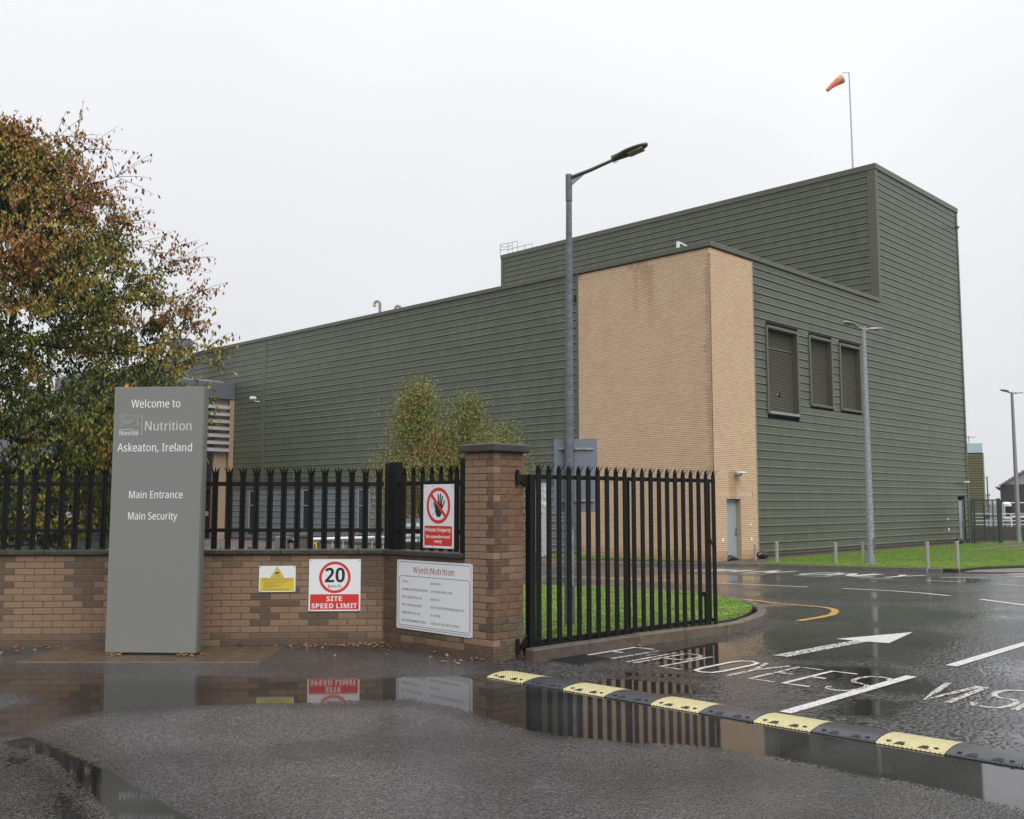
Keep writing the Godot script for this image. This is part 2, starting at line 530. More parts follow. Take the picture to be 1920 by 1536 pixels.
func _ready() -> void:
	rng.seed = 20
	# ---- camera, sky, sun, exposure
	var cam := Camera3D.new()
	cam.name = "camera"
	cam.fov = 44.95
	cam.near = 0.1
	cam.far = 1500.0
	cam.position = Vector3(0, 1.65, 0)
	cam.rotation_degrees = Vector3(5.417, 0, 0)
	add_child(cam)
	cam.current = true
	var sky_mat := ProceduralSkyMaterial.new()
	sky_mat.sky_top_color = Color(0.84, 0.845, 0.86)
	sky_mat.sky_horizon_color = Color(0.665, 0.668, 0.678)
	sky_mat.sky_curve = 0.55
	sky_mat.ground_bottom_color = Color(0.20, 0.20, 0.19)
	sky_mat.ground_horizon_color = Color(0.60, 0.60, 0.60)
	sky_mat.ground_curve = 0.03
	sky_mat.sun_angle_max = 0.0
	# thin unevenness in the cloud layer
	var cover := noise(90, 0.006, FastNoiseLite.TYPE_SIMPLEX_SMOOTH, 4).get_seamless_image(1024, 512)
	cover.convert(Image.FORMAT_L8)
	var cd := cover.get_data()
	for i in cd.size(): cd[i] = int(cd[i] * 0.30)
	sky_mat.sky_cover = tex(Image.create_from_data(1024, 512, false, Image.FORMAT_L8, cd))
	var sky := Sky.new()
	sky.sky_material = sky_mat
	var env := Environment.new()
	env.background_mode = Environment.BG_SKY
	env.sky = sky
	env.tonemap_mode = Environment.TONE_MAPPER_LINEAR
	env.tonemap_exposure = 1.75
	env.sdfgi_enabled = true
	env.ssao_enabled = true
	env.ssil_enabled = true
	env.fog_enabled = true
	env.fog_density = 0.0004
	env.fog_light_color = Color(0.86, 0.87, 0.89)
	var we := WorldEnvironment.new()
	we.name = "world"
	we.environment = env
	add_child(we)
	var sun := DirectionalLight3D.new()
	sun.name = "sun"
	sun.light_energy = 0.5
	sun.light_color = Color(1.0, 0.985, 0.96)
	sun.light_angular_distance = 50.0
	sun.shadow_enabled = true
	sun.sky_mode = DirectionalLight3D.SKY_MODE_LIGHT_ONLY
	add_child(sun)
	sun.look_at_from_position(Vector3(2.5, 9, 6), Vector3.ZERO)

	make_materials()
	make_ground()
	make_building()
	make_entrance()
	make_lawns()
	make_boundary()
	make_totems()
	make_signs()
	make_gate()
	make_speed_ramp()
	make_markings()
	make_lamps()
	make_yard_things()
	make_distance()
	make_trees()
	make_litter()


# ------------------------------------------------------------------ ground
func make_ground() -> void:
	var far := ground_mesh(rect_poly(-420, -600, 420, 60), -0.012, Rect2(0, 0, 1, 1))
	var base := grain(mat(Color(.052, .050, .049), 0.42), "gritty", 0.5, "fine_n", 0.5)
	solid("ground", far, base, "dark wet asphalt ground around the site", "", Vector3.ZERO, 0, "", "structure")
	# the road and yard behind the speed ramp
	var ra := Rect2(-3, -40, 29, 37)
	var pools := [
		pool([Vector2(.73, -9.22), Vector2(.96, -9.62), Vector2(1.66, -9.27), Vector2(1.63, -8.84), Vector2(1.24, -8.72)], .16),
		pool([Vector2(.90, -10.0), Vector2(1.65, -9.8), Vector2(1.85, -9.5), Vector2(1.14, -9.72)], .16),
		pool([Vector2(1.34, -10.6), Vector2(1.65, -11.6), Vector2(2.6, -12.3), Vector2(2.75, -11.5), Vector2(2.28, -10.26), Vector2(1.67, -9.88)], .4),
		pool([Vector2(2.9, -12.6), Vector2(3.5, -13.6), Vector2(5.0, -14.2), Vector2(5.6, -12.6), Vector2(4.14, -10.6), Vector2(2.96, -10.78)], .55),
		pool([Vector2(2.9, -10.4), Vector2(3.68, -10.2), Vector2(3.95, -8.7), Vector2(3.1, -8.9)], .3),
		pool([Vector2(2.5, -7.95), Vector2(2.9, -8.65), Vector2(3.3, -8.42), Vector2(2.89, -7.8)], .2),
		pool([Vector2(3.9, -15.2), Vector2(4.3, -17.0), Vector2(6.6, -17.5), Vector2(7.6, -15.6), Vector2(5.8, -14.3)], .7),
		pool([Vector2(5.0, -20.4), Vector2(7.4, -22.2), Vector2(9.4, -21.0), Vector2(7.6, -19.2)], 1.3),
		pool([Vector2(1.5, -27.5), Vector2(5.0, -31.5), Vector2(8.2, -28.0), Vector2(4.8, -24.0)], 2.0),
		pool([Vector2(9.2, -25.8), Vector2(11.4, -28.6), Vector2(13.2, -26.4), Vector2(11.0, -24.6)], 1.2)]
	var m := wet_sheet(ra.position.x, ra.position.y, ra.size.x, ra.size.y, 2048, 2048, pools, 0.53, 31, 0.22, 0.75, 0.65)
	solid("road", ground_mesh(rect_poly(-3, -40, 26, -3), 0.0, ra), m, "wet asphalt road behind the speed ramp", "", Vector3.ZERO, 0, "", "structure")
	# the forecourt this side of the ramp
	var rf := Rect2(-7.5, -12.0, 14, 8)
	pools = [
		pool([Vector2(-7.5, -9.3), Vector2(-5.6, -9.75), Vector2(-4.0, -9.85), Vector2(-2.97, -9.72), Vector2(-2.07, -9.6), Vector2(-1.31, -9.6), Vector2(-.36, -9.75),
			Vector2(-.15, -9.75), Vector2(.9, -8.72), Vector2(1.9, -7.75), Vector2(2.9, -6.8), Vector2(4.4, -5.4), Vector2(3.6, -4.7), Vector2(2.9, -5.25), Vector2(2.30, -5.95), Vector2(2.0, -6.28), Vector2(1.55, -6.62),
			Vector2(1.2, -6.86), Vector2(.8, -6.93), Vector2(.3, -7.1), Vector2(0, -7.4), Vector2(-.29, -7.8), Vector2(-.5, -8.1), Vector2(-.89, -8.42), Vector2(-1.24, -8.4), Vector2(-1.75, -8.3), Vector2(-2.52, -8.2),
			Vector2(-3.1, -8.1), Vector2(-3.45, -7.7), Vector2(-3.4, -7.15), Vector2(-3.8, -7.1), Vector2(-4.2, -7.6), Vector2(-3.95, -8.5), Vector2(-4.3, -8.9), Vector2(-5.2, -8.8), Vector2(-7.5, -8.4)], .22),
		pool([Vector2(-3.42, -7.24), Vector2(-2.57, -6.39), Vector2(-1.65, -5.36), Vector2(-.9, -4.50), Vector2(-1.3, -4.3), Vector2(-2.02, -5.25), Vector2(-2.62, -6.08), Vector2(-3.0, -6.6), Vector2(-3.55, -7.0)], .06, 1.0, .15),
		pool([Vector2(-3.5, -7.0), Vector2(-2.85, -6.4), Vector2(-2.1, -5.4), Vector2(-1.4, -4.5), Vector2(-2.2, -4.3), Vector2(-2.5, -5.3), Vector2(-2.8, -6.0), Vector2(-3.3, -6.5)], .35, 1.0, 1.3),
		pool([Vector2(-3.40, -7.22), Vector2(-2.57, -6.39), Vector2(-2.0, -5.3), Vector2(-3.2, -4.6), Vector2(-5.0, -5.5), Vector2(-4.4, -7.0)], .5, -.12),
		pool([Vector2(-1.55, -6.95), Vector2(-1.18, -7.02), Vector2(-1.13, -6.8), Vector2(-1.35, -6.65), Vector2(-1.5, -6.7)], .14, .05),
		pool([Vector2(-1.04, -7.1), Vector2(-.93, -7.8), Vector2(-.83, -7.7), Vector2(-.84, -7.05)], .18, -.1),
		pool([Vector2(.5, -6.6), Vector2(1.2, -6.5), Vector2(2.0, -5.9), Vector2(1.5, -5.4), Vector2(.6, -5.9)], .45, -.25),
		pool([Vector2(-.6, -7.4), Vector2(.2, -6.9), Vector2(0, -6.2), Vector2(-.7, -6.6)], .4, -.3),
		pool([Vector2(-7.5, -12), Vector2(-1.4, -12), Vector2(-.1, -10.5), Vector2(.3, -9.3), Vector2(-.2, -9.6), Vector2(-7.5, -9.6)], .5, -.3)]
	m = wet_sheet(rf.position.x, rf.position.y, rf.size.x, rf.size.y, 2048, 1200, pools, 0.66, 41, 0.262, 0.8, 2.6)
	var o := PackedVector2Array([Vector2(-7.5, -12), Vector2(-1.45, -12), Vector2(-.1, -10.45), Vector2(-.1, -9.80), Vector2(6.1, -4.0), Vector2(-7.5, -4.0)])
	solid("forecourt", ground_mesh(o, 0.006, rf), m, "wet asphalt forecourt with puddles in front of the speed ramp", "", Vector3.ZERO, 0, "", "structure")
	# an older patch of asphalt starts along a straight joint: a shallow lip
	var lip := Shape.new()
	lip.bevel_box(Vector3(-1.3, -0.02, -0.006), Vector3(1.3, 0.011, 0.006), 0.004)
	# the concrete footing of the tall sign
	var sl := Shape.new()
	sl.bevel_box(Vector3(-5.15, -0.05, -11.58), Vector3(-2.62, 0.014, -10.46), 0.008)
	solid("concrete_slab", sl.done(), M.slab, "brown wet concrete slab under the tall grey welcome sign", "", Vector3.ZERO, 0, "", "structure")
	# pale footpath on the right, gravel strip along the factory wall
	solid("footpath", ground_mesh(PackedVector2Array([Vector2(13.9, -30.75), Vector2(24, -30.2), Vector2(27, -38.5), Vector2(21.5, -39.5), Vector2(19.1, -37.3), Vector2(17.6, -34.5), Vector2(15.4, -33.0), Vector2(14.3, -31.5)]), 0.03, Rect2(0, 0, 4, 4)), M.paving, "pale concrete footpath beside the lawn on the right", "", Vector3.ZERO, 0, "", "structure")
	solid("verge_paving", ground_mesh(PackedVector2Array([Vector2(-9.5, -42.5), Vector2(0.0, -37.75), Vector2(6.2, -37.45), Vector2(7.4, -37.3), Vector2(7.6, -38.7), Vector2(-4.6, -50.5)]), 0.08, Rect2(0, 0, 1, 1)), M.gravel, "brown gravel verge between the far kerb and the long factory wall", "", Vector3.ZERO, 0, "", "structure")
	solid("car_park", ground_mesh(PackedVector2Array([Vector2(22, -46), Vector2(45, -44), Vector2(52, -60), Vector2(29, -55.4)]), 0.02, Rect2(0, 0, 4, 4)), grain(mat(Color(.20, .235, .25), 0.35), "gritty", 0.3), "pale blue-grey wet car park at the far right", "", Vector3.ZERO, 0, "", "structure")
	solid("pavement", ground_mesh(PackedVector2Array([Vector2(-30, -52), Vector2(-6, -46.8), Vector2(3.0, -42.6), Vector2(-18, -63.5), Vector2(-34, -80)]), 0.05, Rect2(0, 0, 4, 4)), M.paving, "pale pavement along the long factory wall", "", Vector3.ZERO, 0, "", "structure")


# ------------------------------------------------------------------ the factory
func bmat(u: float, v: float, y: float) -> Vector3:   # a point by its distance along the two factory faces
	var a := deg_to_rad(YAW)
	var e := Vector3(cos(a), 0, -sin(a))
	var f := Vector3(-sin(a), 0, -cos(a))
	return Vector3(7.812, y, -38.35) + e * v + f * u

func panel_mesh(length: float, h: float) -> ArrayMesh:   # one clad plank: shadow gap below, three shallow ribs; along x, facing +z
	var s := Shape.new()
	var prof := [Vector2(0, -0.06), Vector2(0.0, -0.06), Vector2(0.044, -0.06), Vector2(0.048, 0.006), Vector2(0.058, 0.012)]
	for k in 3:
		var y := 0.058 + (h - 0.061) * (k + 1) / 4.0
		prof.append_array([Vector2(y - 0.016, 0.0), Vector2(y - 0.006, -0.007), Vector2(y + 0.006, -0.007), Vector2(y + 0.016, 0.0)])
	prof.append_array([Vector2(h - 0.003, 0.0), Vector2(h - 0.001, -0.06)])
	for i in prof.size() - 1:
		var a: Vector2 = prof[i]; var b: Vector2 = prof[i + 1]
		s.quad(Vector3(0, a.x, a.y), Vector3(length, a.x, a.y), Vector3(length, b.x, b.y), Vector3(0, b.x, b.y))
	return s.done()

func clad(parent: Node3D, called: String, x0: float, x1: float, y0: float, y1: float, holes: Array, mats: Array, place: Transform3D, pitch := 0.347) -> void:
	# rows from the top down, broken by the openings
	var y := y1
	while y > y0 + 0.05:
		var b := maxf(y - pitch, y0)
		var spans := [[x0, x1]]
		for hole in holes:
			if hole[3] <= b + 0.02 or hole[1] >= y - 0.02: continue
			var next := []
			for sp in spans:
				if hole[2] <= sp[0] or hole[0] >= sp[1]: next.append(sp)
				else:
					if hole[0] > sp[0]: next.append([sp[0], hole[0]])
					if hole[2] < sp[1]: next.append([hole[2], sp[1]])
			spans = next
		for sp in spans:
			var key := "panel %.2f %.3f" % [sp[1] - sp[0], y - b]
			if not X.has(key): X[key] = panel_mesh(sp[1] - sp[0], y - b)
			part(parent, called, X[key], mats[rng.randi() % mats.size()], place * at(sp[0], b, 0))
		y = b

func make_building() -> void:
	var f := thing("factory_building", "large olive green clad factory with a buff brick corner and taller tower", "building", Vector3(7.812, -0.65, -38.35), YAW)
	# local axes: x runs along the gable end, -z along the long side, y = 0 is the foot of the wall
	var H := 12.42
	var HT := 19.45
	var s := Shape.new()
	s.box(Vector3(0.12, 0, -62), Vector3(26.3, H, -7.0))
	s.box(Vector3(3.3, 0, -7.0), Vector3(26.3, 5.9, -0.35))
	s.box(Vector3(3.3, 9.95, -7.0), Vector3(26.3, H, -0.10))
	s.box(Vector3(3.3, 5.9, -7.0), Vector3(26.3, 9.95, -0.45))
	s.box(Vector3(13.2, 2.75, -0.5), Vector3(26.3, H, -0.10))
	s.box(Vector3(3.2, 0, -0.5), Vector3(24.6, 5.9, -0.10))
	s.box(Vector3(25.9, 0, -0.5), Vector3(26.3, 3.0, -0.10))
	s.box(Vector3(0.14, 0, -7.0), Vector3(3.3, H, -0.5))
	s.box(Vector3(15.45, H, -27.0), Vector3(26.3, HT, -0.10))
	part(f, "wall_core", s.done(), M.olive_dark)
	# flat roofs
	part(f, "roof", box_mesh(Vector3(0.0, H, -62), Vector3(26.4, H + 0.03, 0.0)), M.olive_trim)
	part(f, "roof", box_mesh(Vector3(15.4, HT, -27.05), Vector3(26.35, HT + 0.03, 0.0)), M.olive_trim)
	# gable-end cladding
	var win := [[4.15, 6.07, 6.85, 9.82], [7.88, 6.65, 10.05, 9.84], [10.80, 6.65, 13.0, 9.82], [24.72, 0.0, 25.77, 2.52]]
	var face := Transform3D()
	clad(f, "cladding_panel", 3.22, 26.22, 0.14, H, win, M.olive, face)
	clad(f, "cladding_panel", 15.46, 26.22, H, HT - 0.08, [], M.olive, face)
	# long side: x is measured from the far end
	var long := Transform3D(Basis(Vector3.UP, -PI / 2), Vector3(0, 0, 0))    # local +x of the panel runs to +z, facing -x
	clad(f, "cladding_panel", -32.35, -6.95, 3.22, H, [], M.olive, long)
	clad(f, "cladding_panel", -58.0, -32.75, 3.22, H, [], M.olive, long)
	# lower storey in grey-green cladding with tall windows
	var lw := [[-34.0, 0.6, -33.1, 3.1], [-28.1, 0.6, -27.3, 3.1], [-22.75, 0.6, -21.7, 3.1]]
	clad(f, "lower_cladding_panel", -36.0, -6.95, 0.14, 3.16, lw, M.teal, long * at(0, 0, -0.04))
	# tower side above the low roof
	var tow := Transform3D(Basis(Vector3.UP, -PI / 2), Vector3(15.4, 0, 0))
	clad(f, "cladding_panel", -26.85, -0.42, H + 0.03, HT - 0.08, [], M.olive, tow)
	# trims: coping, corners, joints
	part(f, "coping", box_mesh(Vector3(-0.09, H, -58), Vector3(0.22, H + 0.20, 0.09), 0.012), M.olive_trim)
	part(f, "coping", box_mesh(Vector3(0.222, H, -0.24), Vector3(15.40, H + 0.198, 0.09), 0.012), M.olive_trim)
	part(f, "coping", box_mesh(Vector3(15.33, HT - 0.08, -27.1), Vector3(15.7, HT + 0.22, 0.07), 0.012), M.olive_trim)
	part(f, "coping", box_mesh(Vector3(15.702, HT - 0.08, -0.3), Vector3(26.45, HT + 0.218, 0.07), 0.012), M.olive_trim)
	part(f, "corner_trim", box_mesh(Vector3(15.36, H + 0.2, -0.42), Vector3(15.62, HT - 0.08, 0.03), 0.01), M.olive_trim)
	part(f, "corner_trim", box_mesh(Vector3(15.36, H + 0.2, -27.1), Vector3(15.6, HT - 0.08, -26.85), 0.01), M.olive_trim)
	part(f, "corner_trim", box_mesh(Vector3(26.22, 0.1, -0.3), Vector3(26.42, HT - 0.08, 0.035), 0.01), M.olive_trim)
	part(f, "corner_trim", box_mesh(Vector3(3.158, 0.1, -0.1), Vector3(3.205, H, 0.012), 0.004), M.bollard)
	part(f, "joint_trim", box_mesh(Vector3(-0.02, 3.2, -32.75), Vector3(0.1, H, -32.35), 0.008), M.olive_trim)
	part(f, "joint_trim", box_mesh(Vector3(-0.025, 0.1, -6.95), Vector3(0.1, H, -6.84), 0.006), M.olive_trim)
	part(f, "band_trim", box_mesh(Vector3(-0.01, 3.16, -58), Vector3(0.06, 3.22, -6.95)), M.olive_trim)
	part(f, "plinth", box_mesh(Vector3(3.25, -0.2, -0.4), Vector3(24.7, 0.14, -0.04)), M.kerb_dark)
	part(f, "plinth", box_mesh(Vector3(0.04, -0.2, -36), Vector3(0.4, 0.14, -6.9)), M.kerb_dark)
	# windows of the lower storey
	for w in lw:
		var r := part(f, "window", box_mesh(Vector3(0.05, w[1], w[0]), Vector3(0.2, w[3], w[2])), M.glass_dark)
		var fr := Shape.new()
		for e in [[w[0], w[0] + 0.08, w[1], w[3]], [w[2] - 0.08, w[2], w[1], w[3]], [w[0] + .08, w[2] - .08, w[1], w[1] + 0.07], [w[0] + .08, w[2] - .08, w[3] - 0.06, w[3]], [w[0] + .08, w[2] - .08, w[1] + 1.55, w[1] + 1.6]]:
			fr.box(Vector3(0.0, e[2], e[0]), Vector3(0.06, e[3], e[1]))
		part(r, "frame", fr.done(), M.window_frame)
	make_annex_bricks(f)
	# three louvred openings
	for k in 3:
		var w: Array = win[k]
		var lou := part(f, "louvre_window", box_mesh(Vector3(w[0], w[1], -0.42), Vector3(w[2], w[3], -0.33)), M.olive_dark)
		var fr := Shape.new()
		var t := 0.11
		fr.bevel_box(Vector3(w[0] - 0.02, w[1], -0.36), Vector3(w[0] + t, w[3], 0.05), 0.01)
		fr.bevel_box(Vector3(w[2] - t, w[1], -0.36), Vector3(w[2] + 0.02, w[3], 0.05), 0.01)
		fr.bevel_box(Vector3(w[0] + t, w[3] - t, -0.36), Vector3(w[2] - t, w[3] + 0.02, 0.05), 0.01)
		part(lou, "frame", fr.done(), M.olive_trim)
		part(lou, "sill", box_mesh(Vector3(w[0] + t, w[1] - 0.02, -0.36), Vector3(w[2] - t, w[1] + 0.09, 0.10 if k == 0 else 0.05), 0.01), M.galv_pale if k == 0 else M.olive_trim)
		var bl := Shape.new()
		var y: float = w[1] + 0.10
		while y < w[3] - t - 0.05:
			var tilt := turned(Vector3.RIGHT, -42.0, Vector3(0, y, -0.24))
			if k == 0 and y > w[3] - 0.95 and y < w[3] - 0.82:
				y += 0.078
				continue
			if k == 0 and y > w[1] + 0.75 and y < w[1] + 1.02:       # a broken patch
				bl.box(Vector3(w[0] + t, -0.045, -0.006), Vector3(w[0] + 1.25, 0.045, 0.006), tilt)
				bl.box(Vector3(w[0] + 1.48, -0.045, -0.006), Vector3(w[2] - t, 0.045, 0.006), tilt)
			else:
				bl.box(Vector3(w[0] + t, -0.045, -0.006), Vector3(w[2] - t, 0.045, 0.006), tilt)
			y += 0.078
		part(lou, "louvre_blades", bl.done(), M.louvre, Transform3D(), "", "stuff")
		if k == 0:
			part(lou, "transom", box_mesh(Vector3(w[0] + t, w[3] - 0.93, -0.34), Vector3(w[2] - t, w[3] - 0.84, -0.2)), M.olive_trim)
			part(lou, "mullion", box_mesh(Vector3(5.43, w[1] + 0.1, -0.335), Vector3(5.47, w[3] - 0.93, -0.32)), M.olive_trim)
			part(lou, "broken_blade", box_mesh(Vector3(5.28, 6.92, -0.2), Vector3(5.40, 7.02, -0.18), 0.0), M.galv_pale)
	# grey steel doors
	door(f, 0.885, 1.86, 0.12, 2.46, -0.20)
	door(f, 24.84, 25.42, 0.0, 2.45, -0.06)
	part(f, "door_reveal", box_mesh(Vector3(25.42, 0, -0.10), Vector3(25.77, 2.52, -0.055)), M.olive_trim)
	part(f, "door_frame", box_mesh(Vector3(24.72, 0, -0.2), Vector3(24.83, 2.52, 0.0), 0.005), M.olive_trim)
	# wall lights, camera, small plates
	for p in [Vector2(1.5, 3.47), Vector2(25.4, 3.47)]:
		var lt := part(f, "wall_light", box_mesh(Vector3(p.x - 0.10, p.y - 0.09, 0.06), Vector3(p.x + 0.14, p.y + 0.06, 0.26), 0.04), M.galv)
		part(lt, "lens", box_mesh(Vector3(p.x - 0.04, p.y + 0.0, 0.1), Vector3(p.x + 0.30, p.y + 0.08, 0.36), 0.03), M.white)
		part(lt, "bracket", box_mesh(Vector3(p.x - 0.05, p.y - 0.12, 0.0), Vector3(p.x + 0.03, p.y + 0.02, 0.1)), M.galv)
	for p in [Vector2(.52, .87), Vector2(2.62, .86), Vector2(23.2, .86)]:
		part(f, "wall_plate", box_mesh(Vector3(p.x - 0.06, p.y - 0.08, 0.0), Vector3(p.x + 0.06, p.y + 0.08, 0.03), 0.008), M.white)
	for p in [Vector2(2.58, 1.43), Vector2(23.1, 1.43)]:
		part(f, "wall_plate", box_mesh(Vector3(p.x - 0.05, p.y - 0.05, 0.0), Vector3(p.x + 0.05, p.y + 0.05, 0.03), 0.008), M.white)
	var cm := part(f, "security_camera", box_mesh(Vector3(25.2, 18.22, 0.25), Vector3(25.6, 18.36, 0.42), 0.03), M.galv_dark)
	part(cm, "bracket", tube_mesh([Vector3(26.2, 18.45, 0.05), Vector3(25.9, 18.42, 0.3), Vector3(25.5, 18.36, 0.34)], [0.03, 0.03, 0.03], 6), M.galv_dark)
	var c2 := part(f, "security_camera", box_mesh(Vector3(-0.62, 8.72, -33.2), Vector3(-0.25, 8.90, -32.9), 0.05), M.white)
	part(c2, "bracket", tube_mesh([Vector3(0, 8.62, -33.0), Vector3(-0.3, 8.62, -33.0), Vector3(-0.4, 8.75, -33.05)], [0.03, 0.03, 0.03], 6), M.white)
	part(f, "junction_box", box_mesh(Vector3(-0.10, 11.2, -7.1), Vector3(0.0, 11.5, -6.97), 0.01), M.sign_black)
	# on the roofs
	var sw := thing("windsock", "faded orange windsock hanging from a thin pole on the tower roof", "windsock", Vector3(18.73, 19.0, -53.0))
	part(sw, "pole", tube_mesh([Vector3(0.04, -0.2, 0), Vector3(0.03, 2.6, 0), Vector3(0, 6.52, 0)], [0.06, 0.045, 0.035], 8), M.pole_thin)
	part(sw, "arm", tube_mesh([Vector3(0, 6.46, 0), Vector3(-0.34, 6.50, 0.0), Vector3(-0.42, 6.32, 0)], [0.022, 0.018, 0.012], 6), M.pole_thin)
	var pts := [Vector3(-0.40, 6.12, 0), Vector3(-0.62, 5.98, 0), Vector3(-0.90, 5.78, 0.02), Vector3(-1.12, 5.58, 0.03), Vector3(-1.25, 5.44, 0.03)]
	part(sw, "sock", tube_mesh([pts[1], pts[2], pts[3], pts[4]], [0.21, 0.15, 0.115, 0.10], 14), M.sock)
	part(sw, "sock_mouth", tube_mesh([pts[0], pts[1]], [0.25, 0.211], 14), M.sock_faded)
	var hoop := thing("guard_rail", "thin steel guard rail with a ladder hoop on the left end of the tower roof", "guard rail", bmat(26.6, 15.9, 19.0), YAW)
	var hr := Shape.new()
	var ring := []
	for k in 11:
		var a := PI * k / 10.0 + PI * 0.5
		ring.append(Vector3(0.0 + sin(a) * 0.0 + cos(a) * 0.42, 0.75, -0.3 - sin(a) * 0.0 + sin(a) * 0.42))
	hr.tube([Vector3(0, .95, 0.6), Vector3(0, .95, -0.3), Vector3(-.3, .9, -.75), Vector3(0, .88, -1.1), Vector3(.4, .88, -1.0), Vector3(.45, .9, -.4)], [.02, .02, .02, .02, .02, .02], 6)
	hr.tube([Vector3(0, .5, 2.0), Vector3(0, .5, -0.3), Vector3(-.3, .5, -.75), Vector3(0, .5, -1.1)], [.02, .02, .02, .02], 6)
	for z in [-1.1, -0.3, 0.1, 0.6, 1.3, 2.0]:
		hr.tube([Vector3(0, 0, z), Vector3(0, .95 if z <= .61 else .5, z)], [.018, .018], 6)
	hr.tube([Vector3(0, 0.2, .6), Vector3(0, .2, -.3)], [.02, .02], 6)
	part(hoop, "rail", hr.done(), M.galv)
	var vent: Node3D = null
	var vl := ["taller swan-neck steel vent pipe on the long roof", "shorter swan-neck steel vent pipe on the long roof"]
	for k in 2:
		var hgt: float = [1.9, 1.62][k]
		var v := thing("vent_pipe", vl[k], "vent pipe", Vector3(-7.85 if k == 0 else -6.62, 11.8, -58.0), 0.0, "vent pipes on the roof")
		var arc := [Vector3(0, 0, 0), Vector3(0, hgt - .25, 0)]
		for q in 7:
			var a := PI * q / 6.0
			arc.append(Vector3(-0.16 + cos(a) * 0.16, hgt - 0.25 + sin(a) * 0.17, 0))
		var rad := []
		for q in arc: rad.append(0.085)
		part(v, "pipe", tube_mesh(arc, rad, 10), M.galv_pale)
		part(v, "mouth", tube_mesh([arc[-1], arc[-1] + Vector3(0, -.16, 0)], [0.10, 0.10], 10), M.sock_faded)
	var tank := thing("roof_flue", "stubby grey flue with a cap, half hidden by the autumn tree", "flue", Vector3(-22.3, 10.4, -66))
	part(tank, "stack", tube_mesh([Vector3(0, -1, 0), Vector3(0, 1.6, 0)], [0.62, 0.62], 16), M.galv)
	part(tank, "cap", tube_mesh([Vector3(0, 1.6, 0), Vector3(0, 2.25, 0)], [0.78, 0.72], 16), M.galv_dark)
	# a small bracket on the brick corner's roof edge
	var br := thing("roof_bracket", "small white angle bracket on the roof edge above the brick corner", "bracket", bmat(1.6, 0.15, 11.97), YAW)
	var bs := Shape.new()
	bs.box(Vector3(-0.05, 0, -0.05), Vector3(0.05, 0.30, 0.05))
	bs.box(Vector3(-0.05, 0.26, -0.05), Vector3(0.9, 0.32, 0.05), turned(Vector3(0, 0, 1), -6))
	part(br, "angle", bs.done(), M.white)
	var ps := thing("roof_pipe_stub", "short white pipe stub on the low roof by the tower", "pipe", bmat(0.6, 12.6, 12.0), YAW)
	part(ps, "pipe", tube_mesh([Vector3(-0.5, .12, 0), Vector3(0.5, .12, 0)], [0.05, 0.05], 8), M.white)
	# black rubbish by the door
	var bag := Shape.new()
	bag.tube([Vector3(-0.33, .12, 0), Vector3(-0.25, .15, 0), Vector3(-.1, .16, .02), Vector3(.1, .15, 0), Vector3(.28, .13, 0), Vector3(.38, .10, 0)], [0.06, 0.12, 0.16, 0.15, 0.13, 0.05], 12)
	solid("rubbish_bag", bag.done(), M.bin_bag, "plump black rubbish bag at the foot of the buff brick corner", "rubbish bag", bmat(-0.4, 2.75, -0.56), YAW)
	var b2 := Shape.new()
	b2.tube([Vector3(-0.3, .05, 0), Vector3(-.15, .13, 0), Vector3(.1, .10, 0), Vector3(.45, .05, 0)], [0.04, 0.11, 0.08, 0.03], 10)
	solid("rubbish_bag", b2.done(), M.bin_bag, "flat black rubbish bag by the sill of the grey door", "rubbish bag", bmat(-0.35, 0.62, -0.56), YAW)
	var b3 := Shape.new()
	b3.tube([Vector3(-0.35, .12, 0), Vector3(-.15, .2, 0), Vector3(.15, .2, 0), Vector3(.35, .1, 0)], [0.06, 0.17, 0.17, 0.05], 10)
	solid("rubbish_bag", b3.done(), M.bin_bag, "black rubbish bag at the foot of the cladding before the far door", "rubbish bag", bmat(-0.4, 23.6, -0.62), YAW)

func door(f: Node3D, x0: float, x1: float, y0: float, y1: float, z: float) -> void:
	var d := part(f, "door", box_mesh(Vector3(x0, y0, z - 0.06), Vector3(x1, y1, z), 0.008), M.door)
	part(d, "handle", tube_mesh([Vector3(x1 - .16, y0 + 1.02, z + .05), Vector3(x1 - .02, y0 + 1.02, z + .05)], [.022, .022], 8), M.steel)
	part(d, "lock_plate", box_mesh(Vector3(x1 - .09, y0 + .9, z), Vector3(x1 - .03, y0 + 1.22, z + .015)), M.galv_dark)
	part(d, "threshold", box_mesh(Vector3(x0 - 0.02, y0 - 0.12, z - 0.06), Vector3(x1 + 0.02, y0, z + 0.16)), M.kerb_far)

